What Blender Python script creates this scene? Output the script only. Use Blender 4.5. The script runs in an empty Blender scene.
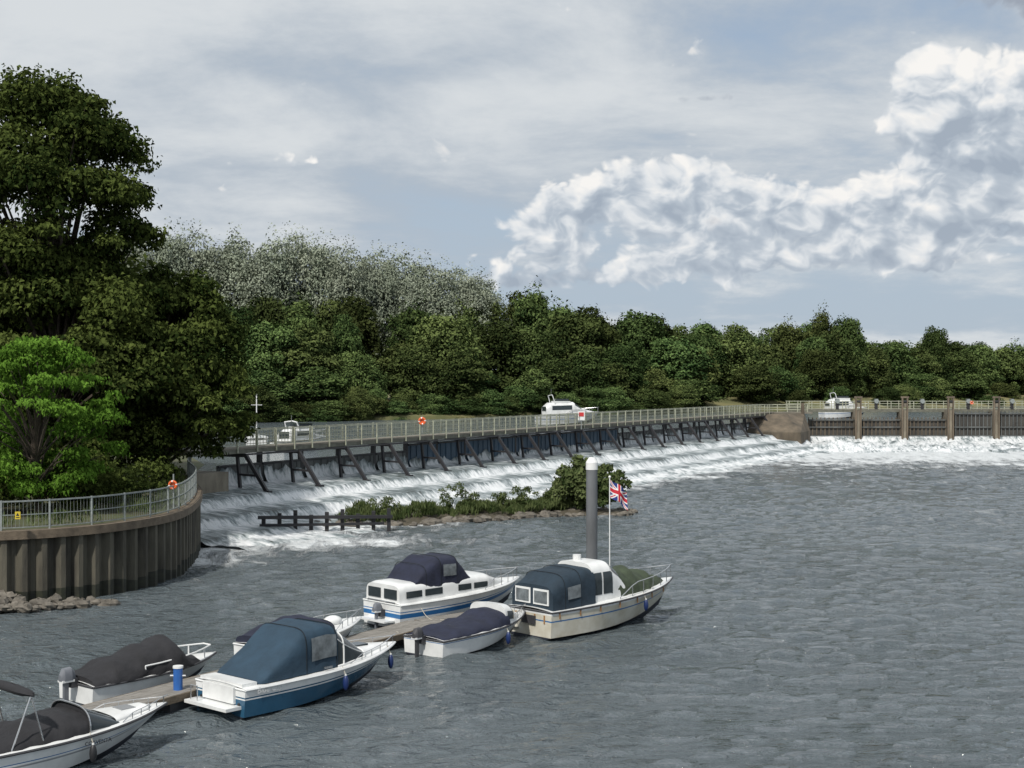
import bpy, math, random
import numpy as np
from mathutils import Vector, Matrix, noise
random.seed(7); RNG=np.random.default_rng(11)
R=math.radians
scene=bpy.context.scene
COL=scene.collection

# ---------------------------------------------------------------- helpers
def nodes_of(m):
    m.use_nodes=True; nt=m.node_tree; nt.nodes.clear(); return nt
def N(nt,t,**kw):
    n=nt.nodes.new(t)
    for k,v in kw.items(): setattr(n,k,v)
    return n
def mat(name,col,rough=0.6,var=0.25,scale=2.0,metal=0.0,bump=0.0,bscale=20.0,col2=None,stretch=(1,1,1),spec=0.5):
    m=bpy.data.materials.new(name); nt=nodes_of(m); L=nt.links
    out=N(nt,'ShaderNodeOutputMaterial'); b=N(nt,'ShaderNodeBsdfPrincipled')
    b.inputs['Roughness'].default_value=rough; b.inputs['Metallic'].default_value=metal
    b.inputs['Specular IOR Level'].default_value=spec
    tc=N(nt,'ShaderNodeTexCoord'); mp=N(nt,'ShaderNodeMapping'); mp.inputs['Scale'].default_value=stretch
    L.new(tc.outputs['Object'],mp.inputs['Vector'])
    n=N(nt,'ShaderNodeTexNoise'); n.inputs['Scale'].default_value=scale; n.inputs['Detail'].default_value=5; n.inputs['Roughness'].default_value=0.6
    L.new(mp.outputs[0],n.inputs['Vector'])
    r=N(nt,'ShaderNodeValToRGB'); r.color_ramp.elements[0].position=0.3; r.color_ramp.elements[1].position=0.7
    c2=col2 if col2 else tuple(c*(1-var) for c in col)
    c1=col if col2 else tuple(min(1,c*(1+var*0.4)) for c in col)
    r.color_ramp.elements[0].color=(*c2,1); r.color_ramp.elements[1].color=(*c1,1)
    L.new(n.outputs['Fac'],r.inputs['Fac']); L.new(r.outputs['Color'],b.inputs['Base Color'])
    if bump>0:
        n2=N(nt,'ShaderNodeTexNoise'); n2.inputs['Scale'].default_value=bscale; n2.inputs['Detail'].default_value=4
        L.new(mp.outputs[0],n2.inputs['Vector'])
        bp=N(nt,'ShaderNodeBump'); bp.inputs['Strength'].default_value=bump; bp.inputs['Distance'].default_value=0.05
        L.new(n2.outputs['Fac'],bp.inputs['Height']); L.new(bp.outputs[0],b.inputs['Normal'])
    L.new(b.outputs[0],out.inputs['Surface'])
    return m
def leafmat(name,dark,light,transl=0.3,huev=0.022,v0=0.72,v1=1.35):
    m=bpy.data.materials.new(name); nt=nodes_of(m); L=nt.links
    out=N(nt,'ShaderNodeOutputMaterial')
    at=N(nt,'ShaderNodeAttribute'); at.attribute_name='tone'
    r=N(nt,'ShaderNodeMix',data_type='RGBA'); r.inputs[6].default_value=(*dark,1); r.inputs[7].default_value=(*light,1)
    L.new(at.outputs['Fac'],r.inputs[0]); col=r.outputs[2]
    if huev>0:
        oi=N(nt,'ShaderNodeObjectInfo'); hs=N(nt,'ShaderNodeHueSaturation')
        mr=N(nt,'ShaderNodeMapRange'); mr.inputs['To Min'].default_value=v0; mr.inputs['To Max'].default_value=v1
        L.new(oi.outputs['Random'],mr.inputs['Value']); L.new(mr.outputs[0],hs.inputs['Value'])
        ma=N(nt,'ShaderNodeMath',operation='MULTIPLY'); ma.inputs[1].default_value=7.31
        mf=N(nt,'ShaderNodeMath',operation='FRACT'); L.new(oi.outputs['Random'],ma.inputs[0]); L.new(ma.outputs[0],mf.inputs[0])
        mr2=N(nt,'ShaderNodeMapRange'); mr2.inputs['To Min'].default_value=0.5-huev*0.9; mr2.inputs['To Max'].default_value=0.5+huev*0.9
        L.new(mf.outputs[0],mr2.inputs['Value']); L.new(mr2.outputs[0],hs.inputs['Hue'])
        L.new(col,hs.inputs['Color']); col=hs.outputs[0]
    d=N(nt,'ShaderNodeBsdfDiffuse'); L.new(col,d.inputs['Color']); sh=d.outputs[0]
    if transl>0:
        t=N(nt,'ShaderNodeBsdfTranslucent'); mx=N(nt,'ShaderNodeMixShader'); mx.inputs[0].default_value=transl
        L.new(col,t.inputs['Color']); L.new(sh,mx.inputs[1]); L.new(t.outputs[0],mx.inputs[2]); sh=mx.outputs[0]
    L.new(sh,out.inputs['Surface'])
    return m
def empty(name,loc=(0,0,0),rz=0.0):
    e=bpy.data.objects.new(name,None); e.empty_display_size=0.3; e.location=loc; e.rotation_euler=(0,0,rz); COL.objects.link(e); return e
class MB:
    def __init__(s): s.v=[];s.f=[];s.m=[];s.mats=[]
    def mi(s,mt):
        if mt not in s.mats: s.mats.append(mt)
        return s.mats.index(mt)
    def add(s,vs,fs,mt):
        o=len(s.v); s.v+= [tuple(x) for x in vs]; k=s.mi(mt)
        for f in fs: s.f.append(tuple(i+o for i in f)); s.m.append(k)
    def box(s,c,d,mt,M=None):
        x,y,z=[a/2 for a in d]
        vs=[Vector((sx*x,sy*y,sz*z)) for sx in(-1,1) for sy in(-1,1) for sz in(-1,1)]
        if M is not None: vs=[M@v for v in vs]
        c=Vector(c); vs=[v+c for v in vs]
        s.add(vs,[(0,1,3,2),(4,6,7,5),(0,4,5,1),(2,3,7,6),(0,2,6,4),(1,5,7,3)],mt)
    def beam(s,p0,p1,w,h,mt):
        p0=Vector(p0);p1=Vector(p1);d=(p1-p0);l=d.length
        if l<1e-6:return
        d.normalize(); up=Vector((0,0,1)) if abs(d.z)<0.95 else Vector((1,0,0))
        y=up.cross(d).normalized(); z=d.cross(y)
        M=Matrix((d,y,z)).transposed()
        s.box((p0+p1)/2,(l,w,h),mt,M)
    def cyl(s,p0,p1,r0,mt,r1=None,n=8,cap=True):
        r1=r0 if r1 is None else r1
        p0=Vector(p0);p1=Vector(p1);d=(p1-p0).normalized(); up=Vector((0,0,1)) if abs(d.z)<0.95 else Vector((1,0,0))
        a=up.cross(d).normalized(); b=d.cross(a); vs=[];fs=[]
        for i in range(n):
            t=2*math.pi*i/n; o=a*math.cos(t)+b*math.sin(t); vs+=[p0+o*r0,p1+o*r1]
        for i in range(n):
            j=(i+1)%n; fs.append((2*i,2*j,2*j+1,2*i+1))
        if cap: fs.append(tuple(2*i for i in range(n))[::-1]); fs.append(tuple(2*i+1 for i in range(n)))
        s.add(vs,fs,mt)
    def poly(s,pts,r,mt,n=6):
        for a,b in zip(pts[:-1],pts[1:]): s.cyl(a,b,r,mt,n=n)
    def blob(s,c,r,mt,nu=10,nv=6,rough=0.0):
        c=Vector(c);vs=[];fs=[]; r=Vector(r) if hasattr(r,'__len__') else Vector((r,r,r))
        for j in range(nv+1):
            ph=math.pi*j/nv
            for i in range(nu):
                th=2*math.pi*i/nu; k=1+random.uniform(-rough,rough)
                vs.append((c.x+r.x*k*math.sin(ph)*math.cos(th),c.y+r.y*k*math.sin(ph)*math.sin(th),c.z+r.z*k*math.cos(ph)))
        for j in range(nv):
            for i in range(nu):
                k=(i+1)%nu; fs.append((j*nu+i,(j+1)*nu+i,(j+1)*nu+k,j*nu+k))
        s.add(vs,fs,mt)
    def grid(s,fn,nu,nv,mt,flip=False):
        vs=[fn(i/nu,j/nv) for i in range(nu+1) for j in range(nv+1)]
        fs=[]
        for i in range(nu):
            for j in range(nv):
                a=i*(nv+1)+j; q=(a,a+1,a+nv+2,a+nv+1); fs.append(q[::-1] if flip else q)
        s.add(vs,fs,mt)
    def finish(s,name,parent=None,smooth=False,loc=(0,0,0),rz=0.0):
        me=bpy.data.meshes.new(name); me.from_pydata(s.v,[],s.f); 
        for m in s.mats: me.materials.append(m)
        me.polygons.foreach_set('material_index',s.m)
        if smooth:
            me.polygons.foreach_set('use_smooth',[True]*len(s.f))
            try: me.set_sharp_from_angle(angle=R(38))
            except Exception: pass
        me.update(); o=bpy.data.objects.new(name,me); COL.objects.link(o); o.location=loc; o.rotation_euler=(0,0,rz)
        if parent: o.parent=parent
        return o

# ---------------------------------------------------------------- world
SUN_AZ=R(205); SUN_EL=R(50)
def build_world():
    w=bpy.data.worlds.new("World"); scene.world=w; w.use_nodes=True; nt=w.node_tree; nt.nodes.clear(); L=nt.links
    out=N(nt,'ShaderNodeOutputWorld')
    def M(op,a,b=None,c=None,clamp=False):
        n=N(nt,'ShaderNodeMath',operation=op); n.use_clamp=clamp
        for k,x in enumerate((a,b,c)):
            if x is None: continue
            if isinstance(x,(int,float)): n.inputs[k].default_value=x
            else: L.new(x,n.inputs[k])
        return n.outputs[0]
    def SS(x,a,b,lo=0.0,hi=1.0):
        n=N(nt,'ShaderNodeMapRange',interpolation_type='SMOOTHSTEP'); L.new(x,n.inputs['Value'])
        n.inputs['From Min'].default_value=a;n.inputs['From Max'].default_value=b;n.inputs['To Min'].default_value=lo;n.inputs['To Max'].default_value=hi
        return n.outputs[0]
    def comb(x,y,z=0.0):
        n=N(nt,'ShaderNodeCombineXYZ')
        for k,a in enumerate((x,y,z)):
            if isinstance(a,(int,float)): n.inputs[k].default_value=a
            else: L.new(a,n.inputs[k])
        return n.outputs[0]
    def noi(v,s,d=6,r=0.55,dist=0.0):
        n=N(nt,'ShaderNodeTexNoise',noise_dimensions='2D'); n.inputs['Scale'].default_value=s;n.inputs['Detail'].default_value=d;n.inputs['Roughness'].default_value=r;n.inputs['Distortion'].default_value=dist
        L.new(v,n.inputs['Vector']); return n.outputs['Fac']
    def mix(f,a,b):
        n=N(nt,'ShaderNodeMix',data_type='RGBA'); 
        if isinstance(f,(int,float)): n.inputs[0].default_value=f
        else: L.new(f,n.inputs[0])
        for k,x in ((6,a),(7,b)):
            if isinstance(x,tuple): n.inputs[k].default_value=(*x,1)
            else: L.new(x,n.inputs[k])
        return n.outputs[2]
    tc=N(nt,'ShaderNodeTexCoord'); sp=N(nt,'ShaderNodeSeparateXYZ'); L.new(tc.outputs['Generated'],sp.inputs[0])
    x,y,z=sp.outputs
    u=M('ARCTAN2',x,y); v=z
    sky=N(nt,'ShaderNodeTexSky',sky_type='NISHITA'); sky.sun_disc=False; sky.sun_elevation=SUN_EL; sky.sun_rotation=SUN_AZ
    sky.air_density=1.0; sky.dust_density=0.6; sky.ozone_density=2.0
    bsky=N(nt,'ShaderNodeBackground'); bsky.inputs['Strength'].default_value=0.10; L.new(sky.outputs[0],bsky.inputs['Color'])
    # haze, high veil cloud layer
    zz=M('ADD',M('MAXIMUM',z,0.0),0.16)
    P=comb(M('ADD',M('DIVIDE',x,zz),11.0),M('DIVIDE',y,zz))
    h1=noi(P,0.60,4,0.55,0.1); h2=noi(P,1.6,7,0.62,0.15)
    hv=M('ADD',M('MULTIPLY',h1,0.5),M('MULTIPLY',h2,0.5))
    thr=M('ADD',hv,M('ADD',SS(v,0.03,0.15,0,0.14),SS(u,0.42,-0.25,0,0.08)))
    veil=M('MULTIPLY',SS(thr,0.44,0.66),0.95)
    veilcol=mix(SS(hv,0.38,0.60),(0.44,0.50,0.57),(0.70,0.73,0.75))
    haze=SS(v,0.30,0.04,0.45,0.90)
    # cumulus
    vv=M('MULTIPLY',v,1.4)
    wx=M('MULTIPLY',M('SUBTRACT',noi(comb(M('ADD',u,7.0),vv),22,2,0.5),0.5),0.022)
    ux=M('ADD',u,wx); vx=M('SUBTRACT',vv,wx)
    def body(du,dv):
        c=comb(M('ADD',ux,3.0+du),M('ADD',vx,5.0+dv))
        bil=M('ABSOLUTE',M('SUBTRACT',noi(c,30,3,0.5),0.5))
        return M('ADD',M('MULTIPLY',noi(c,12,6,0.55),0.80),M('MULTIPLY',bil,0.75))
    n1=body(0,0); n2=body(-0.007,0.014)
    blobs=[(.325,.180,.050,.026,.62),(.285,.205,.022,.018,.40),(.345,.150,.06,.020,.34),(.030,.112,.034,.016,.40),(.095,.132,.050,.020,.46),(.175,.124,.060,.018,.40),(.245,.116,.055,.018,.38),
           (.345,.104,.06,.016,.36),(.02,.070,.070,.008,.36),(.19,.084,.14,.012,.34),(-.17,.150,.04,.008,.18),
           (.60,.14,.15,.06,.40),(-.70,.13,.15,.05,.40)]
    acc=None; sh=None
    for (a,b,su,sv,wt) in blobs:
        du=M('MULTIPLY',M('SUBTRACT',u,a),1/su); dv=M('MULTIPLY',M('SUBTRACT',v,b),1/sv)
        g=M('MULTIPLY',M('EXPONENT',M('MULTIPLY',M('MULTIPLY_ADD',du,du,M('MULTIPLY',dv,dv)),-0.7)),wt)
        acc=g if acc is None else M('ADD',acc,g)
        s_=M('MULTIPLY',g,dv); sh=s_ if sh is None else M('ADD',sh,s_)
    dens=M('ADD',n1,acc)
    cm=M('MULTIPLY',SS(dens,0.68,0.80),0.96)
    relief=M('SUBTRACT',n1,n2)
    sv_=M('ADD',M('ADD',M('MULTIPLY',relief,2.1),M('MULTIPLY',sh,0.95)),M('ADD',0.50,SS(dens,.92,.70,0,.08)))
    cc=N(nt,'ShaderNodeValToRGB'); L.new(sv_,cc.inputs[0]); e=cc.color_ramp.elements
    e[0].position=0.12; e[0].color=(0.36,0.42,0.50,1); e[1].position=0.95; e[1].color=(0.95,0.93,0.90,1)
    a_=cc.color_ramp.elements.new(0.40); a_.color=(0.48,0.54,0.61,1); a_=cc.color_ramp.elements.new(0.66); a_.color=(0.74,0.77,0.80,1)
    dk=None
    for (a,b,su,sv,wt) in [(.350,.258,.055,.022,.60),(.135,.192,.020,.004,.30)]:
        du=M('MULTIPLY',M('SUBTRACT',u,a),1/su); dv=M('MULTIPLY',M('SUBTRACT',v,b),1/sv)
        g=M('MULTIPLY',M('EXPONENT',M('MULTIPLY',M('MULTIPLY_ADD',du,du,M('MULTIPLY',dv,dv)),-0.8)),wt)
        dk=g if dk is None else M('ADD',dk,g)
    dm=M('MULTIPLY',SS(M('ADD',n1,dk),0.70,0.92),0.9)
    c=mix(veil,(0.42,0.50,0.60),veilcol); c=mix(cm,c,cc.outputs[0]); c=mix(dm,c,(0.32,0.36,0.43))
    cov=M('SUBTRACT',1.0,M('MULTIPLY',M('MULTIPLY',M('SUBTRACT',1.0,haze),M('SUBTRACT',1.0,veil)),M('MULTIPLY',M('SUBTRACT',1.0,cm),M('SUBTRACT',1.0,dm))))
    bc=N(nt,'ShaderNodeBackground'); L.new(c,bc.inputs['Color'])
    m3=N(nt,'ShaderNodeMixShader'); L.new(cov,m3.inputs[0]); L.new(bsky.outputs[0],m3.inputs[1]); L.new(bc.outputs[0],m3.inputs[2])
    L.new(m3.outputs[0],out.inputs['Surface'])
build_world()
sl=bpy.data.lights.new('sun','SUN'); sl.energy=3.8; sl.angle=R(2.5); sl.color=(1,0.95,0.88)
so=bpy.data.objects.new('sun',sl); COL.objects.link(so)
tosun=Vector((math.sin(SUN_AZ)*math.cos(SUN_EL),math.cos(SUN_AZ)*math.cos(SUN_EL),math.sin(SUN_EL)))
so.rotation_euler=tosun.to_track_quat('Z','Y').to_euler(); so.location=(0,-20,60)

# ---------------------------------------------------------------- camera
cam=bpy.data.cameras.new('camera'); cam.lens=50; cam.sensor_width=36; cam.clip_end=9000; cam.clip_start=0.5
co=bpy.data.objects.new('camera',cam); COL.objects.link(co); co.location=(0,0,9.2); co.rotation_euler=(R(90-0.16),0,0); scene.camera=co

# ---------------------------------------------------------------- frames
A=Vector((-19.0,94.0,0)); B=Vector((34.5,196.0,0)); D=(B-A); WL=D.length; WROT=math.atan2(D.y,D.x)
dn=Vector((D.y,-D.x,0)).normalized()   # downstream normal
UP_Z=3.0

# ---------------------------------------------------------------- water
def water_mat(name,foam):
    m=bpy.data.materials.new(name); nt=nodes_of(m); L=nt.links
    out=N(nt,'ShaderNodeOutputMaterial'); b=N(nt,'ShaderNodeBsdfPrincipled'); b.inputs['IOR'].default_value=1.33
    geo=N(nt,'ShaderNodeNewGeometry'); pos=geo.outputs['Position']
    def M(op,a,b_=None,clamp=False):
        n=N(nt,'ShaderNodeMath',operation=op); n.use_clamp=clamp
        for k,x in enumerate((a,b_)):
            if x is None: continue
            if isinstance(x,(int,float)): n.inputs[k].default_value=x
            else: L.new(x,n.inputs[k])
        return n.outputs[0]
    def noi(sc,det,rough,stretch,rz=0,dist=0.0):
        mp=N(nt,'ShaderNodeMapping'); mp.inputs['Scale'].default_value=stretch; mp.inputs['Rotation'].default_value=(0,0,rz); L.new(pos,mp.inputs[0])
        n=N(nt,'ShaderNodeTexNoise',noise_dimensions='2D'); n.inputs['Scale'].default_value=sc;n.inputs['Detail'].default_value=det;n.inputs['Roughness'].default_value=rough;n.inputs['Distortion'].default_value=dist
        L.new(mp.outputs[0],n.inputs['Vector']); return n.outputs['Fac']
    w1=noi(1.6,4,0.62,(0.75,1.3,1),0.25,0.5); w3=noi(5.0,2,0.55,(0.8,1.3,1),0.1)
    big=noi(0.04,3,0.6,(0.7,1.8,1))
    hsum=M('ADD',M('MULTIPLY',w1,0.40),M('MULTIPLY',w3,0.08))
    bp=N(nt,'ShaderNodeBump'); bp.inputs['Strength'].default_value=1.0; bp.inputs['Distance'].default_value=1.0
    cr=N(nt,'ShaderNodeMix',data_type='RGBA'); cr.inputs[6].default_value=(0.055,0.070,0.076,1); cr.inputs[7].default_value=(0.115,0.138,0.150,1); L.new(big,cr.inputs[0])
    if foam:
        sep=N(nt,'ShaderNodeSeparateXYZ'); L.new(pos,sep.inputs[0]); X,Y,_=sep.outputs
        sN=M('ADD',M('MULTIPLY',M('SUBTRACT',X,A.x),dn.x),M('MULTIPLY',M('SUBTRACT',Y,A.y),dn.y))
        def lin(x,a,b_):
            n=N(nt,'ShaderNodeMapRange'); L.new(x,n.inputs['Value']); n.inputs['From Min'].default_value=a;n.inputs['From Max'].default_value=b_; return n.outputs[0]
        f1=M('MULTIPLY',lin(sN,19,8.6),lin(X,46,38))
        f2=M('MULTIPLY',M('MULTIPLY',lin(Y,130,182),lin(X,4,28)),1.15)
        dx=M('SUBTRACT',X,-14.0); dy=M('SUBTRACT',Y,81.0); dd=M('SQRT',M('ADD',M('MULTIPLY',M('MULTIPLY',dx,dx),0.6),M('MULTIPLY',M('MULTIPLY',dy,dy),2.2)))
        f3=M('MULTIPLY',lin(dd,11,2),0.9)
        fm=M('MAXIMUM',M('MAXIMUM',f1,f2),f3)
        fn=noi(0.5,6,0.7,(1.5,0.6,1),0.45,0.6)
        fb=noi(0.10,4,0.65,(0.7,1.4,1),0.2,0.4)
        fnn=M('ADD',M('MULTIPLY',fn,0.62),M('MULTIPLY',fb,0.38))
        q=M('SUBTRACT',M('ADD',fnn,M('MULTIPLY',fm,0.48)),0.66)
        fo=N(nt,'ShaderNodeMapRange',interpolation_type='SMOOTHSTEP'); L.new(q,fo.inputs['Value']); fo.inputs['From Min'].default_value=0.0; fo.inputs['From Max'].default_value=0.20
        flm=N(nt,'ShaderNodeMapRange'); L.new(fnn,flm.inputs['Value']); flm.inputs['From Min'].default_value=0.56; flm.inputs['From Max'].default_value=0.70; flm.inputs['To Max'].default_value=0.5
        ft=M('MAXIMUM',fo.outputs[0],M('MULTIPLY',flm.outputs[0],lin(Y,45,120)))
        c2=N(nt,'ShaderNodeMix',data_type='RGBA'); L.new(ft,c2.inputs[0]); L.new(cr.outputs[2],c2.inputs[6]); c2.inputs[7].default_value=(0.70,0.73,0.74,1)
        L.new(c2.outputs[2],b.inputs['Base Color'])
        L.new(M('ADD',M('MULTIPLY',ft,0.6),0.06),b.inputs['Roughness'])
        hsum=M('ADD',hsum,M('MULTIPLY',fo.outputs[0],M('MULTIPLY',fn,0.6)))
    else:
        L.new(cr.outputs[2],b.inputs['Base Color']); b.inputs['Roughness'].default_value=0.08
        hsum=M('MULTIPLY',hsum,0.5)
    L.new(hsum,bp.inputs['Height']); L.new(bp.outputs[0],b.inputs['Normal']); L.new(b.outputs[0],out.inputs['Surface'])
    return m
def flat(name,pts,z,m):
    me=bpy.data.meshes.new(name); me.from_pydata([(p[0],p[1],z) for p in pts],[],[tuple(range(len(pts)))]); me.materials.append(m)
    o=bpy.data.objects.new(name,me); COL.objects.link(o); return o
def wavy_water():
    xs=np.concatenate([[-1500,-400,-120,-60],np.arange(-44,60,0.21),np.arange(60,95,0.8),[140,400,1500]])
    ys=np.concatenate([[-600,-100,0,12],np.arange(20,95,0.21),np.arange(95,130,0.32),np.arange(130,204,0.6),[208,215]])
    X,Y=np.meshgrid(xs,ys,indexing='ij'); Z=np.zeros_like(X); rg=np.random.default_rng(5)
    gust=np.zeros_like(X)
    for i in range(9):
        k=2*np.pi/rg.uniform(14,70); th=rg.uniform(0,np.pi); gust+=np.sin(k*(X*np.cos(th)+Y*np.sin(th)*1.8)+rg.uniform(0,6.28))
    gust=np.clip(0.95+0.13*gust,0.45,1.5)
    n=64
    for i in range(n):
        lam=0.75*(4.2/0.75)**(rg.uniform()**1.25); k=2*np.pi/lam; th=np.radians(-62)+rg.normal()*0.62
        s=0.026; a=s/k
        kx,ky=k*np.cos(th),k*np.sin(th); ph=rg.uniform(0,6.28)
        wob=0.8*np.sin(X*0.11+i)+0.8*np.sin(Y*0.09+2*i)
        Z+=a*np.sin(kx*X+ky*Y+ph+wob)*(1.0 if lam>1.6 else np.clip((150-Y)/50,0,1))
    far=((X<-43)|(X>94)|(Y<19)|(Y>204)); fade=np.clip((Y-18)/4,0,1)*np.clip((95-X)/20,0,1)
    Z=np.where(far,0,Z*gust*fade)
    nx,ny=X.shape; v=np.stack([X,Y,Z],-1).reshape(-1,3).astype(np.float32)
    i,j=np.meshgrid(np.arange(nx-1),np.arange(ny-1),indexing='ij'); a=(i*ny+j).ravel(); q=np.stack([a,a+ny,a+ny+1,a+1],-1).astype(np.int32); nf=len(q)
    me=bpy.data.meshes.new('river_water'); me.vertices.add(len(v)); me.vertices.foreach_set('co',v.ravel()); me.loops.add(nf*4); me.loops.foreach_set('vertex_index',q.ravel()); me.polygons.add(nf)
    me.polygons.foreach_set('loop_start',np.arange(0,nf*4,4,dtype=np.int32))
    try: me.polygons.foreach_set('loop_total',np.full(nf,4,dtype=np.int32))
    except Exception: pass
    me.polygons.foreach_set('use_smooth',np.ones(nf,dtype=bool)); me.update(calc_edges=True); me.materials.append(water_mat('river_water',True))
    o=bpy.data.objects.new('river_water',me); COL.objects.link(o)
wavy_water()
up_off=(-0.8*0.8855,0.8*0.4645)
flat('upstream_water',[(A.x+up_off[0],A.y+up_off[1]),(B.x+up_off[0],B.y+up_off[1]),(41,201.6),(96,201.6),(900,201.6),(900,1100),(-900,700),(-900,96),(-21,96)],UP_Z,water_mat('upstream_water',False))

# ---------------------------------------------------------------- ground (one sheet to the horizon)
grass=mat('bank_grass',(0.22,0.19,0.085),0.95,col2=(0.07,0.085,0.03),scale=0.15,bump=0.5,bscale=3)
BK=Vector((-48,196,0)); bd=Vector((170,140,0)).normalized(); bm=Vector((-bd.y,bd.x,0))
mb=MB()
ts=sorted(set(list(np.linspace(-4000,-200,20))+list(np.linspace(-200,500,140))+list(np.linspace(500,4500,20))))
ss=[-2500,-600,-200,-60,-20,-4,-1,0,1.5,3,5,8,12,18,26,36,50,80,130,220,500,1200,3000,6000]
vs=[]
for t in ts:
    for s in ss:
        wob=noise.noise(Vector((t*0.03,0,0)))*4
        z=-2.0 if s<-1 else (-2+5.2*min(1,(s+1)/2.5))
        if s>1: z=3.4+min(1,(s-1)/12)*2.2+noise.noise(Vector((t*0.05,s*0.05,0)))*0.5
        p=BK+bd*t+bm*(s+ (wob if -20<s<60 else 0)); vs.append((p.x,p.y,z))
k=len(ss); fs=[(i*k+j,(i+1)*k+j,(i+1)*k+j+1,i*k+j+1) for i in range(len(ts)-1) for j in range(k-1)]
mb.add(vs,fs,grass); mb.finish('ground',smooth=True)

# left lock-island land + sheet pile wall
wallpath=[(-70,64),(-40,58.5),(-26,57),(-20.8,57.5),(-17.9,59.6),(-16.3,62.6),(-15.6,66),(-15.9,71),(-17.3,79),(-19.8,88),(-21.2,95)]
def catmull(P,n=24):
    out=[];P=[Vector((p[0],p[1],0)) for p in P]; Q=[P[0]*2-P[1]]+P+[P[-1]*2-P[-2]]
    for i in range(1,len(Q)-2):
        for k_ in range(n):
            t=k_/n;a,b,c,d=Q[i-1],Q[i],Q[i+1],Q[i+2]
            out.append(0.5*((2*b)+(c-a)*t+(2*a-5*b+4*c-d)*t*t+(3*b-a-3*c+d)*t**3))
    out.append(P[-1]); return out
def resample(P,step):
    out=[P[0]];acc=0
    for a,b in zip(P[:-1],P[1:]):
        l=(b-a).length; d=step-acc
        while d<=l: out.append(a+(b-a)*(d/l)); d+=step
        acc=(acc+l)%step
    return out
WP=catmull(wallpath)
def normals(P):
    r=[]
    for i in range(len(P)):
        t=(P[min(i+1,len(P)-1)]-P[max(i-1,0)]).normalized(); r.append(Vector((t.y,-t.x,0)))
    return r
earth=mat('lock_island_ground',(0.07,0.09,0.03),0.95,col2=(0.05,0.04,0.025),scale=0.8,bump=0.4,bscale=6)
lp=[(p.x,p.y) for p in resample(WP,0.5)]
ipoly=[(x,y) for x,y in lp]+[(-22.5,104),(-27,118),(-40,140),(-90,170),(-200,180),(-200,80)]
flat('lock_island_ground',ipoly,3.02,earth)
mb=MB(); ed=[(-21.2,95),(-22.5,104),(-27,118),(-40,140),(-90,170),(-200,180)]
for a,b in zip(ed[:-1],ed[1:]): mb.add([(a[0],a[1],-1),(b[0],b[1],-1),(b[0],b[1],3.02),(a[0],a[1],3.02)],[(0,1,2,3)],earth)
mb.finish('river_bank')
steel=mat('sheet_pile_steel',(0.125,0.115,0.085),0.8,col2=(0.035,0.032,0.025),scale=1.0,stretch=(1.5,1.5,0.3),bump=0.4,bscale=8)
algae=mat('sheet_pile_algae',(0.035,0.038,0.022),0.6,col2=(0.012,0.013,0.010),scale=3)
timber=mat('timber_cap',(0.19,0.15,0.105),0.85,col2=(0.09,0.07,0.05),scale=2.5,bump=0.3)
wall=empty('sheet_pile_wall')
RS=resample(WP,0.2); NR=normals(RS); mb=MB()
pts=[]
for i,(p,n) in enumerate(zip(RS,NR)):
    off=[0.0,0.0,0.30,0.30][i%4]; pts.append(p+n*(off-0.3))
for a,b in zip(pts[:-1],pts[1:]):
    w0=.55+.2*noise.noise(Vector((a.x*.6,a.y*.6,0))); w1=.55+.2*noise.noise(Vector((b.x*.6,b.y*.6,0)))
    mb.add([(a.x,a.y,w0),(b.x,b.y,w1),(b.x,b.y,2.75),(a.x,a.y,2.75)],[(0,1,2,3)],steel)
    mb.add([(a.x,a.y,-1.5),(b.x,b.y,-1.5),(b.x,b.y,w1),(a.x,a.y,w0)],[(0,1,2,3)],algae)
mb.finish('piles',wall)
mb=MB()
def sweep(mb,P,NN,o0,o1,z0,z1,mt):
    for i in range(len(P)-1):
        a,b=P[i],P[i+1];na,nb=NN[i],NN[i+1]
        q=[a+na*o0,a+na*o1,b+nb*o0,b+nb*o1]
        vs=[(q[0].x,q[0].y,z0),(q[1].x,q[1].y,z0),(q[1].x,q[1].y,z1),(q[0].x,q[0].y,z1),(q[2].x,q[2].y,z0),(q[3].x,q[3].y,z0),(q[3].x,q[3].y,z1),(q[2].x,q[2].y,z1)]
        mb.add(vs,[(0,1,5,4),(1,2,6,5),(2,3,7,6),(3,0,4,7)],mt)
sweep(mb,RS,NR,-0.45,0.10,2.72,3.07,timber); mb.finish('cap_beam',wall)
galv=mat('galvanised_steel',(0.30,0.33,0.32),0.55,var=0.35,scale=5,metal=0.3)
fence=empty('railing_fence'); mb=MB(); FS=resample(WP,2.0); FN=normals(FS)
for i,(p,n) in enumerate(zip(FS,FN)):
    q=p-n*0.25; mb.box((q.x,q.y,3.65),(0.07,0.07,1.3),galv)
F2=resample(WP,0.5); FN2=normals(F2)
sweep(mb,F2,FN2,-0.28,-0.22,4.22,4.28,galv); sweep(mb,F2,FN2,-0.27,-0.23,3.16,3.20,galv); sweep(mb,F2,FN2,-0.27,-0.235,3.68,3.715,galv)
for p,n in zip(resample(WP,0.16),normals(resample(WP,0.16))):
    q=p-n*0.25; mb.box((q.x,q.y,3.7),(0.009,0.009,1.05),galv)
mb.finish('rails_and_posts',fence)
yel=mat('sign_yellow',(0.6,0.47,0.04),0.5); white=mat('paint_white',(0.78,0.79,0.78),0.35,var=0.12,scale=1.5); black=mat('black_paint',(0.02,0.02,0.022),0.5)
orange=mat('lifebuoy_orange',(0.75,0.13,0.03),0.5,var=0.15)
s=empty('warning_sign',(-19.9,57.25,3.75)); mb=MB(); mb.box((0,0,0),(0.22,0.03,0.30),yel); mb.add([(-.07,-.022,-.02),(.07,-.022,-.02),(0,-.022,.11)],[(0,1,2)],black); mb.box((0,-.02,-.08),(.15,.012,.03),black); mb.finish('panel',s)
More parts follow.
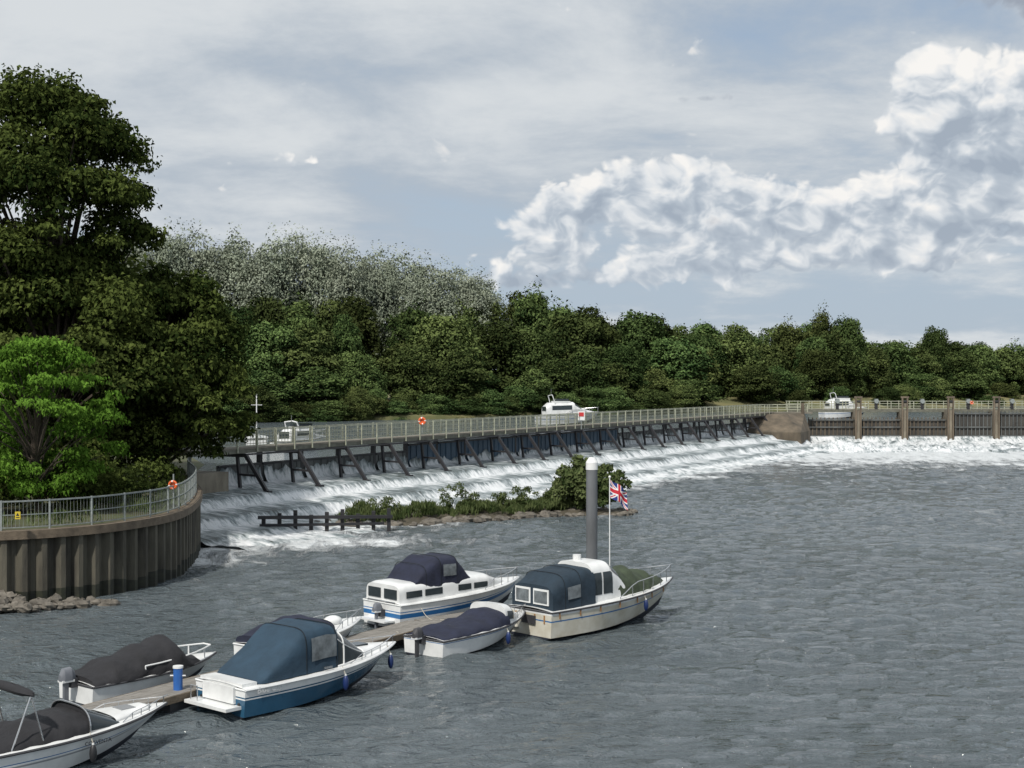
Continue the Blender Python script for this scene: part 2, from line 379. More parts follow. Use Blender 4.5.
def torus(mb,c,R0,r,mt,mt2,n=20,m_=8):
    c=Vector(c)
    for i in range(n):
        vs=[]
        for a in (2*math.pi*i/n,2*math.pi*(i+1)/n):
            for j in range(m_):
                b=2*math.pi*j/m_; rr=R0+r*math.cos(b); p=Vector((rr*math.cos(a),r*math.sin(b),rr*math.sin(a))); vs.append(c+p)
        mb.add(vs,[(j,(j+1)%m_,m_+(j+1)%m_,m_+j) for j in range(m_)],mt2 if i%5==0 else mt)
def lifebuoy(loc,post=1.2,rz=0,Rr=0.33,tube=.09):
    e=empty('lifebuoy',loc,rz); mb=MB(); torus(mb,(0,-0.06,0),Rr,tube,orange,white); mb.box((0,0.03,0.0),(Rr*1.2,0.04,Rr*1.2),orange); mb.box((0,0.08,-0.3),(0.06,0.06,post),galv); mb.finish('ring_and_post',e); return e
lifebuoy((-15.85,66.5,4.3),1.6,Rr=.17,tube=.05)

rock=mat('rock',(0.20,0.18,0.15),0.9,col2=(0.07,0.063,0.052),scale=2,bump=0.6,bscale=7)
mb=MB()
for i in range(210):
    t=random.random()**1.2; x=-26+9.8*t+random.uniform(-.3,.3); yy=random.uniform(0,4.2)*(1-t*0.85); y=57.0+(1.6*max(0,(t-.45)/.55))-yy; r=random.uniform(.10,.42)*(1-.4*t)
    mb.blob((x,y,r*0.2+max(0,.8-yy*.22)*(1-t)),(r*random.uniform(.9,1.6),r,r*random.uniform(.5,1)),rock,8,5,0.28)
mb.finish('rocks')

# ---------------------------------------------------------------- weir
weir=empty('weir',(A.x,A.y,0),WROT)
def foam_mat():
    m=bpy.data.materials.new('white_water'); nt=nodes_of(m); L=nt.links
    out=N(nt,'ShaderNodeOutputMaterial'); b=N(nt,'ShaderNodeBsdfPrincipled'); tc=N(nt,'ShaderNodeTexCoord')
    def noi(sc,st,det=6,ro=.65,di=0.2):
        mp=N(nt,'ShaderNodeMapping'); mp.inputs['Scale'].default_value=st; L.new(tc.outputs['Object'],mp.inputs[0])
        n=N(nt,'ShaderNodeTexNoise'); n.inputs['Scale'].default_value=sc;n.inputs['Detail'].default_value=det;n.inputs['Roughness'].default_value=ro;n.inputs['Distortion'].default_value=di
        L.new(mp.outputs[0],n.inputs[0]); return n.outputs['Fac']
    a=noi(1.0,(3.0,0.7,1.2)); c=noi(0.30,(1,1.4,1),4)
    mm=N(nt,'ShaderNodeMath',operation='MULTIPLY_ADD'); L.new(c,mm.inputs[0]); mm.inputs[1].default_value=0.7; L.new(a,mm.inputs[2])
    at=N(nt,'ShaderNodeAttribute'); at.attribute_name='foam'
    ad=N(nt,'ShaderNodeMath',operation='MULTIPLY_ADD'); L.new(at.outputs['Fac'],ad.inputs[0]); ad.inputs[1].default_value=0.34; L.new(mm.outputs[0],ad.inputs[2])
    r=N(nt,'ShaderNodeValToRGB'); e=r.color_ramp.elements; e[0].position=0.0; e[0].color=(0.06,0.075,0.07,1); e[1].position=1.0; e[1].color=(0.80,0.82,0.83,1)
    x=e.new(0.42); x.color=(0.20,0.24,0.25,1); x=e.new(0.7); x.color=(0.50,0.54,0.55,1)
    mr=N(nt,'ShaderNodeMapRange'); mr.inputs['From Min'].default_value=0.83; mr.inputs['From Max'].default_value=1.22; L.new(ad.outputs[0],mr.inputs[0])
    L.new(mr.outputs[0],r.inputs[0]); L.new(r.outputs[0],b.inputs['Base Color']); b.inputs['Roughness'].default_value=0.4
    bp=N(nt,'ShaderNodeBump'); bp.inputs['Strength'].default_value=0.9; bp.inputs['Distance'].default_value=0.4; L.new(a,bp.inputs['Height']); L.new(bp.outputs[0],b.inputs['Normal'])
    L.new(b.outputs[0],out.inputs[0]); return m
FOAM=foam_mat()
prof=[(-0.68,2.15),(-0.3,2.1),(0.2,2.02),(0.6,1.95),(1.8,1.88),(3.0,1.80),(3.3,1.55),(3.6,1.25),(4.8,1.15),(6.0,1.05),(6.3,0.8),(6.6,0.52),(7.8,0.42),(8.9,0.34),(9.2,0.17),(9.6,0.09),(10.2,0.10),(10.8,0.09),(11.5,0.05),(12.3,-0.05),(13.5,-0.35)]
fo=[1,1,.8,.6,.4,.35,.9,1,.55,.35,.9,1,.6,.5,.9,1,1,.9,.8,.6,.5]
def foam_strip(name,parent,L0,L1,prof,fo,step=0.35,amp=1.0,lead=9.5):
    n=int((L1-L0)/step); vs=[];at=[]
    for i in range(n+1):
        x=L0+(L1-L0)*i/n
        for (o,z),f in zip(prof,fo):
            q=Vector((x*0.7,o*0.5,0)); k_=noise.noise(q)*0.5+noise.noise(q*3.1)*0.45
            a=(0.08+0.20*max(0,min(1,(o-lead+1)/2.0)))*amp if o>0.2 else 0.03
            oo=o+noise.noise(Vector((x*0.35,o*.2,5)))*0.4*(1 if o>0.5 else 0)+(noise.noise(Vector((x*0.12,0,9)))*2.6+noise.noise(Vector((x*0.9,0,3)))*1.0)*max(0,(o-lead-.3)/3)
            vs.append((x,-oo,z+k_*a*2)); at.append(f)
    k2=len(prof); fs=[(i*k2+j,i*k2+j+1,(i+1)*k2+j+1,(i+1)*k2+j) for i in range(n) for j in range(k2-1)]
    me=bpy.data.meshes.new(name); me.from_pydata(vs,[],fs); a=me.attributes.new('foam','FLOAT','POINT'); a.data.foreach_set('value',at)
    me.materials.append(FOAM); me.polygons.foreach_set('use_smooth',[True]*len(fs)); o=bpy.data.objects.new(name,me); COL.objects.link(o)
    if parent:o.parent=parent
    return o
foam_strip('cascade',weir,-13,WL+1.0,prof,fo)
conc=mat('weathered_concrete',(0.30,0.27,0.21),0.9,col2=(0.12,0.10,0.075),scale=0.9,stretch=(1,1,.4),bump=0.5,bscale=6)
navy=mat('dark_navy_paint',(0.016,0.018,0.026),0.55,col2=(0.028,0.025,0.023),scale=4)
bluep=mat('gate_blue',(0.055,0.105,0.16),0.6,col2=(0.03,0.055,0.085),scale=0.6,stretch=(1,1,.4))
greyp=mat('gate_grey',(0.15,0.16,0.155),0.7,col2=(0.05,0.055,0.055),scale=0.8,stretch=(1,1,.4))
railp=mat('railing_paint',(0.40,0.41,0.31),0.6,var=0.35,scale=3)
girder=mat('girder_paint',(0.16,0.16,0.125),0.7,var=0.4,scale=2)
deckm=mat('deck_timber',(0.22,0.20,0.16),0.85,col2=(0.12,0.11,0.09),scale=4,stretch=(.3,2,1))
mb=MB()
npan=24
for i in range(npan):
    x0=0.2+i*(WL-.6)/npan; x1=x0+(WL-.6)/npan-0.3
    isb=5<=i<=13
    mt=bluep if isb else greyp
    zt=4.0 if isb else 3.5
    mb.box(((x0+x1)/2,0.80,(1.6+zt)/2),(x1-x0,0.12,zt-1.6),mt)
    for q in range(5):
        xx=x0+(x1-x0)*(q+.5)/5; mb.box((xx,0.71,(1.7+zt)/2),(0.08,0.06,zt-1.8),mt)
    mb.box(((x0+x1)/2,0.69,zt-0.1),(x1-x0,0.12,0.12),navy)
    mb.box((x1+.15,0.86,2.7),(.3,.3,3.2),navy)
mb.finish('gate_panels',weir)
sp_v=[];sp_f=[];sp_a=[]
for i in range(npan):
    isb=5<=i<=13; x0=0.3+i*(WL-.6)/npan; x1=x0+(WL-.6)/npan-0.4; n_=16
    for j in range(n_+1):
        x=x0+(x1-x0)*j/n_; top=2.45+(.55 if not isb else .15)+noise.noise(Vector((x*.5,1,0)))*.7+noise.noise(Vector((x*3,2,0)))*.4; top=max(2.1,min(3.4,top))
        o0=len(sp_v); 
        for (yy,zf,ff) in ((.66,1,.35),(.60,.6,.8),(.45,.25,1),(.15,0,1)): sp_v.append((x,yy-.05*noise.noise(Vector((x*4,zf*3,0))),1.95+(top-1.95)*zf)); sp_a.append(ff)
        if j: 
            for q in range(3): sp_f.append((o0-4+q,o0+q,o0+q+1,o0-3+q))
me=bpy.data.meshes.new('gate_spill'); me.from_pydata(sp_v,[],sp_f); a=me.attributes.new('foam','FLOAT','POINT'); a.data.foreach_set('value',sp_a); me.materials.append(FOAM); me.polygons.foreach_set('use_smooth',[True]*len(sp_f))
o=bpy.data.objects.new('gate_spill',me); COL.objects.link(o); o.parent=weir
mb=MB(); mb.box((WL/2-4,-4.5,-1.2),(WL+12,9.5,1.2),conc); mb.box((WL/2-4,1.3,0.2),(WL+12,1.0,3.4),conc); mb.finish('sill',weir)

walk=empty('weir_footbridge',(A.x,A.y,0),WROT)
DZ=4.7
mb=MB(); mb.box((WL/2-1,0.1,DZ-0.06),(WL+6,1.7,0.12),deckm); mb.box((WL/2-1,-0.62,DZ-0.25),(WL+6,0.14,0.26),girder); mb.box((WL/2-1,0.82,DZ-0.25),(WL+6,0.14,0.26),girder); mb.finish('deck',walk)
mb=MB()
for yy in (-0.72,0.92):
    for zz,th in ((DZ+1.12,0.07),(DZ+0.78,0.035),(DZ+0.45,0.035),(DZ+0.12,0.045)):
        mb.box((WL/2-1,yy,zz),(WL+6,0.05,th),railp)
    x=-3.8
    while x<WL+1.9:
        mb.box((x,yy+0.035*(1 if yy>0 else -1),DZ+0.42),(0.10,0.10,1.5),railp)
        x+=2.1
    x=-3.8
    while x<WL+1.8:
        for q in range(1,6): mb.box((x+q*.35,yy,DZ+.6),(.018,.018,1.0),railp)
        x+=2.1
mb.finish('railings',walk)
mb=MB(); nt_=20
for i in range(nt_):
    x=1.2+i*(WL-3)/(nt_-1)
    mb.beam((x,-0.95,DZ-0.52),(x,1.1,DZ-0.52),0.24,0.24,navy)
    mb.beam((x,-0.80,DZ-0.5),(x,-2.6,1.75),0.20,0.24,navy)
    mb.beam((x,-0.10,DZ-0.5),(x,-0.35,1.9),0.18,0.20,navy)
    mb.beam((x,-0.25,2.9),(x,-1.9,2.85),0.10,0.14,navy)
    mb.box((x,-2.6,1.75),(0.4,0.5,0.3),navy)
    if i<nt_-1: mb.beam((x,-0.85,DZ-0.46),(x+(WL-3)/(nt_-1),-0.85,DZ-0.46),0.1,0.12,navy)
mb.finish('trestles',walk)
mb=MB(); mb.box((-2.4,0.6,1.5),(3.4,3.0,3.4),conc); mb.finish('left_abutment',walk)
def wl(x,y,z):
    c,s=math.cos(WROT),math.sin(WROT); return (A.x+c*x-s*y,A.y+s*x+c*y,z)
red=mat('sign_red',(0.55,0.04,0.04),0.5,var=0.1)
lifebuoy(wl(WL*.205,-0.9,DZ+1.2),1.4,Rr=.24,tube=.08)
s=empty('danger_sign',wl(WL*0.47,-0.85,DZ+0.8)); mb=MB(); mb.box((0,0,0.15),(0.7,0.05,0.9),white); mb.box((0,-0.04,0.28),(0.5,0.03,0.4),red); mb.box((0,0.06,-0.6),(0.08,0.06,1.2),galv); mb.finish('panel_and_post',s)

# ---------------------------------------------------------------- sluices
SY=200.0
sl_=empty('sluice_gates',(0,SY,0)); woodd=mat('sluice_timber',(0.17,0.135,0.095),0.9,col2=(0.06,0.048,0.036),scale=1.2,stretch=(1,1,.3),bump=.4)
gdark=mat('gate_dark_timber',(0.085,0.08,0.07),0.9,col2=(0.03,0.028,0.025),scale=1.0,stretch=(1,1,.3),bump=.4)
mb=MB()
piers=[48.4,54.9,61.3,67.7,74.1,80.5,86.9]
for i,x in enumerate(piers):
    mb.box((x,0.5,2.0),(0.5,3.2,6.0),conc)
    for dx in (-.34,.34): mb.box((x+dx*1.0,-1.25,3.2),(0.20,0.3,7.4),woodd)
    mb.box((x,-1.25,6.8),(1.1,0.34,0.24),woodd); mb.box((x,-1.2,5.7),(0.35,0.5,0.5),conc)
    mb.cyl((x-.25,-1.3,6.2),(x+.25,-1.3,6.2),0.18,black,n=12)
mb.finish('piers',sl_)
mb=MB(); xs=[41.2]+piers
for a,b in zip(xs[:-1],xs[1:]):
    a+=.42;b-=.42; zt=3.7 if a<58 else 4.6
    mb.box(((a+b)/2,-0.2,zt/2),(b-a,0.15,zt),gdark)
    n_=int((b-a)/0.55)
    for q in range(n_+1): mb.box((a+(b-a)*q/n_,-0.36,zt/2+.15),(0.12,0.16,zt+.2),woodd if a<58 else greyp)
    for zz in (1.4,2.6,zt-.1): mb.box(((a+b)/2,-0.50,zz),(b-a,0.12,0.14),greyp)
mb.finish('gates',sl_)
mb=MB(); mb.box((63,2.0,5.0),(48,1.8,0.16),deckm); mb.box((63,1.0,4.85),(48,0.18,0.36),girder)
for yy in (1.05,2.95):
    for zz in (6.2,5.85,5.5,5.2): mb.box((63,yy,zz),(48,0.05,0.05),railp)
    x=39.2
    while x<87: mb.box((x,yy+0.05,5.6),(0.1,0.1,1.3),railp); x+=1.6
mb.finish('footbridge_deck',sl_)
lifebuoy((64.9,SY+0.8,6.0),1.2,Rr=0.2,tube=.07)
for x in (46,51.5,58,64.5,70.7):
    e=empty('gate_winch',(x,SY+1.2,5.1)); mb=MB(); mb.box((0,0,.55),(.4,.4,1.1),navy); mb.cyl((0,-.25,1.1),(0,-.35,1.1),.32,galv,n=14); mb.box((0,0,1.3),(.5,.5,.3),greyp); mb.finish('gearbox',e)
but=empty('weir_buttress'); mb=MB()
fp=[(31.5,191.5),(38.5,189.5),(41.4,197.5),(41.4,203),(33.5,203)]
tp=[(33.2,195.5),(37.6,195.0),(40.8,198.5),(41.4,203),(33.5,203)]
vs=[(x,y,-1) for x,y in fp]+[(x,y,2.2) for x,y in fp]+[(x,y,4.5) for x,y in tp]
fs=[(i,(i+1)%5,5+(i+1)%5,5+i) for i in range(5)]+[(5+i,5+(i+1)%5,10+(i+1)%5,10+i) for i in range(5)]+[(10,11,12,13,14)]
brown=mat('stained_concrete',(0.17,0.135,0.095),0.9,col2=(0.05,0.043,0.032),scale=0.6,stretch=(1,1,.5),bump=0.6,bscale=4)
mb.add(vs,fs,brown); mb.finish('concrete_block',but)
mb=MB(); mb.box((37.4,199.5,4.62),(9,2.6,.2),deckm)
for zz in (5.75,5.4,5.05): mb.box((37.6,198.3,zz),(7.4,.05,.06),railp); mb.box((37.6,200.6,zz),(7.4,.05,.06),railp)
for k_ in range(6): mb.box((34.2+k_*1.4,198.3,5.2),(.1,.1,1.2),railp)
mb.box((40.5,198.2,5.0),(.4,.4,2.0),woodd); mb.box((36,198.2,3.4),(.3,.3,2.4),navy); mb.finish('landing',but)
p2=[(-.2,1.3),(0.3,1.1),(1.0,.8),(2,.5),(3.5,.5),(5.5,.45),(8,.3),(11,.15),(14,-.02),(18,-.4)]; f2=[.9,.8,.9,1,.8,1,.8,.8,.7,.5]
o=foam_strip('sluice_outflow',None,41.2,87,p2,f2,step=0.45,amp=2.6,lead=3); o.location=(0,SY-0.7,0)
mb=MB()
def boil(u,v):
    x=33+u*40; y=168+v*31; e=math.exp(-((x-44)/6)**2-((y-188)/7)**2)+.55*math.exp(-((x-58)/7)**2-((y-186)/6)**2)+.4*math.exp(-((x-68)/4)**2-((y-190)/6)**2)
    return (x,y,-.42+1.5*e*(.75+.5*noise.noise(Vector((x*.6,y*.6,0))))+.65*noise.noise(Vector((x*1.1,y*.9,2)))*min(1,e*3))
mb.grid(boil,90,60,FOAM,flip=True); o=mb.finish('turbulent_water',None,smooth=True); a=o.data.attributes.new('foam','FLOAT','POINT'); a.data.foreach_set('value',[.95]*len(o.data.vertices))

# ---------------------------------------------------------------- foliage
def leaf_arrays(clumps,n_per,size,up=0.25,spread=0.75,droop=0.0,blade=False):
    cs=[];ns=[];tn=[]
    for (c,r) in clumps:
        c=np.array(c,float); r=np.array(r,float); n=max(12,int(n_per*(r[0]*r[2])**1.0))
        d=RNG.normal(size=(n,3)); d/=np.linalg.norm(d,axis=1)[:,None]; d[:,2]=np.where(d[:,2]<-0.35,-d[:,2]*0.8,d[:,2])
        rad=RNG.uniform(0.45,1.08,n)**0.6
        ph=RNG.uniform(0,6,3)
        lump=1+0.18*np.sin(d[:,0]*5+ph[0])*np.sin(d[:,1]*5+ph[1])+0.12*np.sin(d[:,2]*9+ph[2])
        p=c+d*r*(rad*lump)[:,None]
        nn=d*spread+RNG.normal(size=(n,3))*0.5+np.array([0,0,up])
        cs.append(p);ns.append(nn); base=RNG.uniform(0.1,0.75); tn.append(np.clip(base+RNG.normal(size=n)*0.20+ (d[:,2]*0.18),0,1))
    P=np.concatenate(cs);Nn=np.concatenate(ns);T=np.concatenate(tn)
    Nn/=np.linalg.norm(Nn,axis=1)[:,None]; n=len(P)
    a=RNG.normal(size=(n,3))
    if blade: a=a*.32+np.array([0,0,1]); Nn-=(Nn*a).sum(1)[:,None]*a/((a*a).sum(1)[:,None]); Nn/=np.linalg.norm(Nn,axis=1)[:,None]
    a-= (a*Nn).sum(1)[:,None]*Nn; a/=np.linalg.norm(a,axis=1)[:,None]; b=np.cross(Nn,a)
    s=size*RNG.uniform(0.6,1.35,n)[:,None]; k=0.6
    if blade: k=.16
    dr=np.array([0,0,-1])*droop*s
    v=np.empty((n,4,3)); v[:,0]=P-a*s+dr; v[:,1]=P-b*s*k; v[:,2]=P+a*s+dr; v[:,3]=P+b*s*k
    return v.reshape(-1,3),T
def leaf_mesh(name,v,T,m):
    n=len(T); me=bpy.data.meshes.new(name); me.vertices.add(n*4); me.vertices.foreach_set('co',v.astype(np.float32).ravel())
    me.loops.add(n*4); me.loops.foreach_set('vertex_index',np.arange(n*4,dtype=np.int32)); me.polygons.add(n)
    me.polygons.foreach_set('loop_start',np.arange(0,n*4,4,dtype=np.int32))
    try: me.polygons.foreach_set('loop_total',np.full(n,4,dtype=np.int32))
    except Exception: pass
    me.update(calc_edges=True); a=me.attributes.new('tone','FLOAT','FACE'); a.data.foreach_set('value',T.astype(np.float32)); me.materials.append(m); return me
bark=mat('bark',(0.10,0.08,0.06),0.95,col2=(0.04,0.033,0.026),scale=3,stretch=(1,1,.25),bump=.6)
def limbs(mb,base,top,r,clumps,k=0.5):
    base=Vector(base);top=Vector(top); prev=base; n=7
    for i in range(n):
        t=(i+1)/n; p=base.lerp(top,t)+Vector((random.uniform(-.2,.2),random.uniform(-.2,.2),0)); mb.cyl(prev,p,r*(1-i/n*.8),bark,r*(1-(i+1)/n*.8),n=8,cap=False); prev=p
    for (c,rr) in clumps:
        if random.random()>k: continue
        c=Vector(c); hz=base.z+(c.z-base.z)*random.uniform(.35,.7); t=max(0.1,min(.95,(hz-base.z)/(top.z-base.z))); a=base.lerp(top,t); mid=a.lerp(c,.5)+Vector((0,0,.3))
        mb.cyl(a,mid,r*.32*(1-t*.5),bark,r*.18,n=5,cap=False); mb.cyl(mid,c,r*.18,bark,r*.05,n=5,cap=False)
def crown(center,rad,n,cr,shape='dome',zf=(.55,.85)):
    cl=[]; c=np.array(center,float)
    for i in range(n):
        while True:
            d=RNG.uniform(-1,1,3); l=np.linalg.norm(d)
            if .35<l<1: break
        if l<.62: d=d/l*.72
        w=1.0
        if shape=='dome': w=1.0-0.25*max(0,d[2])
        if shape=='column': w=0.75+0.25*math.sin((d[2]+1)*1.4)
        p=c+d*np.array(rad)*np.array([w,w,1])*0.86; r=cr*RNG.uniform(.6,1.35); cl.append((p,(r,r,r*RNG.uniform(*zf))))
    return cl
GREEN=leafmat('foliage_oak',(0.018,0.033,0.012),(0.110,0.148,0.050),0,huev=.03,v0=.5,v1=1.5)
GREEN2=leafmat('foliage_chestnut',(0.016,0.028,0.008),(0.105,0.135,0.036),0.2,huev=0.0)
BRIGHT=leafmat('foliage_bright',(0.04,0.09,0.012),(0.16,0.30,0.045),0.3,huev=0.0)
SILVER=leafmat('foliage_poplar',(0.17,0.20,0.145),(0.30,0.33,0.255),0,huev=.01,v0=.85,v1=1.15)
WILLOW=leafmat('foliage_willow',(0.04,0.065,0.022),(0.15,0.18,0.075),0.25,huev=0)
def tree(name,base,trunk_top,tr,clumps,dens,size,m,k=.5,up=.25,droop=0.0,spread=.75):
    e=empty(name,base); mb=MB(); bb=np.array(base)
    cl=[(np.array(c)-bb,r) for c,r in clumps]
    limbs(mb,(0,0,-.3),Vector(trunk_top)-Vector(base),tr,cl,k); mb.finish('trunk_and_limbs',e,smooth=True)
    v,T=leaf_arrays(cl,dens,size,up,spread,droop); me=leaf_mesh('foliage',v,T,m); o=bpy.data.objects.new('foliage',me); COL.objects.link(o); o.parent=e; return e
cl=crown((-26.2,80,19.0),(6.7,6.2,8.2),135,1.4,zf=(.65,1))+crown((-25.0,79,10.5),(8.0,6.5,6.0),105,1.5,zf=(.65,1))
tree('horse_chestnut_tree',(-25.5,80,3.0),(-26.0,80,23),0.55,cl,330,0.145,GREEN2,.4,droop=.5)
cl=crown((-19.4,81.5,10.4),(4.5,5,5.7),95,1.15,zf=(.65,1))+crown((-17.3,80.5,7.4),(2.8,3.4,3.5),38,1.0,zf=(.65,1))
tree('chestnut_tree',(-20.3,82,3.0),(-19.6,81.5,14),0.38,cl,350,0.14,GREEN2,.4,droop=.5)
cl=crown((-30,93,12),(8,6,8),60,1.9)+crown((-24.5,90,10),(4,4,6.5),40,1.7)
tree('lime_tree',(-29,93,3.0),(-29,93,18),0.5,cl,90,0.26,GREEN2,.4)
cl=[]
for i in range(125):
    a=RNG.uniform(0,6.28); q=RNG.uniform(.1,1)**.6; h=RNG.uniform(-1,1); rr=3.9*math.sqrt(max(.05,1-abs(h)**2.2))*q
    cl.append(((-21.9+rr*math.cos(a),65.5+rr*.9*math.sin(a),7.4+h*3.5),(RNG.uniform(.4,1.0),RNG.uniform(.4,1.0),RNG.uniform(.25,.6))))
tree('tree_of_heaven',(-21.9,65.5,3.0),(-21.9,65.5,10.2),0.16,cl,560,0.10,BRIGHT,.6,droop=.9,up=.3)
cl=[]
for i in range(130):
    t=RNG.uniform(0,1); x=-34+16.2*t; y=68-3*(1-t)+RNG.uniform(-2.0,7); z=3.2+RNG.uniform(0,2.1)*(1-.25*t); r=RNG.uniform(.6,1.2); cl.append(((x,y,z),(r,r,r*.8)))
for i in range(60):
    x=RNG.uniform(-32,-19.4); y=RNG.uniform(76,88) if x<-20.5 else RNG.uniform(76,82); r=RNG.uniform(.9,1.5); cl.append(((x,y,3.4+RNG.uniform(0,2.6)),(r,r,r*.9)))
cl=[c for c in cl if not (c[0][0]>-18.2)]
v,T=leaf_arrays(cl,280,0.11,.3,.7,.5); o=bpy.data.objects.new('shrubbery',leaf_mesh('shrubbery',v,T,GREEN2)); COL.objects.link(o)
cl=[]
for i in range(110):
    t=RNG.uniform(0,1); P=RS[int(t*(len(RS)-1))]; nn=NR[int(t*(len(RS)-1))]; p=P-nn*RNG.uniform(.6,2.4); r=RNG.uniform(.3,.6); cl.append(((p.x,p.y,3.1+r*.4),(r,r,r*.8)))
v,T=leaf_arrays(cl,330,0.16,.3,.6,0,blade=True); o=bpy.data.objects.new('long_grass',leaf_mesh('long_grass',v,T,WILLOW)); COL.objects.link(o)

# distant trees: few meshes, many linked instances
def variant(nm,h,w,n,cr,dens,size,m,shape='dome',low=.1,zf=(.8,1.05),core=True):
    cl=crown((0,0,h*(.5+low/2)-1.0),(w,w,h*(.5-low/2)-.8),n,cr,shape,zf)
    if core: cl.append(((0,0,h*.52),(w*.72,w*.72,h*.36)))
    v,T=leaf_arrays(cl,dens,size,.25,.8,.2); return leaf_mesh(nm,v,T,m)
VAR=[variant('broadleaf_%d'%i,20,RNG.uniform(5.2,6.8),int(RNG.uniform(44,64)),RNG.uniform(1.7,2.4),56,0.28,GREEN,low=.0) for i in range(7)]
POP=[variant('poplar_%d'%i,20,4.2,80,1.15,75,0.16,SILVER,'dome',.0,(.9,1.3),True) for i in range(4)]
mass=empty('distant_tree_line')
tb=MB(); tb.cyl((0,0,-.5),(0,0,8),.35,bark,.2,n=7); 
tb.finish('trunk',mass,loc=(BK+bm*20)[:])
def inst(me,x,y,z,h,wid,par):
    o=bpy.data.objects.new('tree',me); COL.objects.link(o); o.parent=par; o.location=(x,y,z); o.scale=(wid,wid*random.uniform(.85,1.15),h/20); o.rotation_euler=(0,0,random.uniform(0,6.28))
def px2(px): return (px-512)/1422
top_prof=[(60,262),(150,264),(200,272),(250,280),(300,266),(350,280),(400,294),(450,268),(500,268),(540,276),(600,286),(660,303),(700,303),(760,295),(800,303),(840,288),(880,322),(905,326),(935,308),(965,325),(1024,333),(1150,325),(1400,310)]
def prof_h(u):
    px=512+1422*u; xs=[p[0] for p in top_prof]; ys=[p[1] for p in top_prof]; return (380-float(np.interp(px,xs,ys)))/1422
for row,(s0,sp,hm) in enumerate([(8,7,.68),(16,8,.90),(27,8.5,1.0),(38,10,.97)]):
    t=-70
    while t<330:
        tt=t+random.uniform(-3,3); s_=s0+random.uniform(-2.5,2.5); p=BK+bd*tt+bm*s_; px=512+1422*p.x/p.y
        zt=9.2+prof_h(p.x/p.y)*p.y; h=(zt-3.6)*hm*random.uniform(.76,1.05)
        wd=random.uniform(.7,1.2)*(0.85 if row<1 else 1)
        if row==0: h*=random.uniform(.55,1.05)
        if not(row==0 and px>690 and random.random()<.5):
            inst(random.choice(VAR),p.x,p.y,3.0 if row else 2.6,max(6,h),wd,mass)
        t+=sp*random.uniform(.8,1.25)
t=-70
while t<330:
    p=BK+bd*t+bm*random.uniform(1.5,4)
    px=512+1422*p.x/p.y
    if not (690<px and random.random()<.8): inst(random.choice(VAR),p.x,p.y,1.8,random.uniform(3.5,8),random.uniform(.35,.6),mass)
    t+=2.4
pm=empty('distant_poplars')
pp=[(100,212),(165,203),(200,208),(240,216),(300,210),(340,220),(365,232),(390,228),(430,236),(480,244),(492,262),(505,292)]
for row in range(2):
    px=60+row*12
    while px<490:
        Yd=262+row*9+random.uniform(-3,3); q=px+random.uniform(-6,6); X=px2(q)*Yd; ty=float(np.interp(q,[a[0] for a in pp],[a[1] for a in pp]))+random.uniform(-4,14)
        inst(random.choice(POP),X,Yd,5,9.2+(380-ty)/1422*Yd-5,random.uniform(1.0,1.7),pm); px+=random.uniform(18,30)
flat('right_bank_ground',[(89,150),(900,60),(900,330),(150,300),(89,205)],3.3,grass)

# ---------------------------------------------------------------- island
isl=mat('island_earth',(0.10,0.085,0.06),.95,col2=(0.05,0.045,0.03),scale=1.5,bump=.5)
mb=MB(); c0=Vector((-3.2,94.2,0)); ax=Vector((14,9.5,0)).normalized(); ay=Vector((-ax.y,ax.x,0))
def islf(u,v):
    a=u*2*math.pi; r=v; q=noise.noise(Vector((math.cos(a)*2,math.sin(a)*2,r*2)))
    p=c0+ax*(math.cos(a)*r*(9.6+q*1.5))+ay*(math.sin(a)*r*(1.9+q*.7)); return (p.x,p.y,-.3+0.75*(1-r**3)+q*.12)
mb.grid(islf,60,8,isl)
for i in range(280):
    a=random.uniform(0,6.28); k_=random.uniform(.75,1.12); p=c0+ax*math.cos(a)*9.8*k_+ay*math.sin(a)*2.0*k_; r=random.uniform(.08,.36); mb.blob((p.x,p.y,r*.3),(r*1.4,r,r*.8),rock,7,5,.28)
mb.finish('river_island')
cl=[]; cl2=[]
for i in range(190):
    t=RNG.uniform(-1,1); p=c0+ax*t*8.6+ay*RNG.uniform(-1.1,1.4); hh=.15+.7*max(0,noise.noise(Vector((t*4.0,3,0)))+.25)*1.4; cl2.append(((p.x,p.y,.35+RNG.uniform(.0,hh)),(RNG.uniform(.25,.6),RNG.uniform(.25,.6),RNG.uniform(.2,.45))))
for (t,h,w) in ((-.66,1.4,.5),(-.12,2.1,.7),(.05,1.5,.6),(.33,1.3,.5),(.55,1.8,.7),(.74,1.3,.5)):
    for j in range(14):
        p=c0+ax*(t*9+RNG.normal()*w)+ay*RNG.uniform(-.5,.8); r=RNG.uniform(.15,.40); cl.append(((p.x,p.y,RNG.uniform(.5,h)),(r,r,r*1.1)))
v,T=leaf_arrays(cl,700,0.075,.5,.6,-.9); o=bpy.data.objects.new('island_shrubs',leaf_mesh('island_shrubs',v,T,WILLOW)); COL.objects.link(o)
v,T=leaf_arrays(cl2,560,0.20,.2,.5,0,blade=True); o=bpy.data.objects.new('island_reeds',leaf_mesh('island_reeds',v,T,WILLOW)); COL.objects.link(o)
cl=crown((5.3,98,1.9),(2.9,2.3,2.0),80,.42,zf=(.8,1.6))
tree('willow_bush',(5.3,98,0),(5.3,98,3.0),.10,cl,560,.15,WILLOW,.8,up=.5,droop=-.5)
mb=MB(); mb.blob((5.0,98,-.1),(3.4,2.2,.45),isl,16,6,.1)
for i in range(60):
    a=random.uniform(0,6.28); r=random.uniform(.12,.32); mb.blob((5.0+3.3*math.cos(a),98+2.1*math.sin(a),.05),(r*1.4,r,r*.8),rock,7,5,.25)
mb.finish('rock_islet')
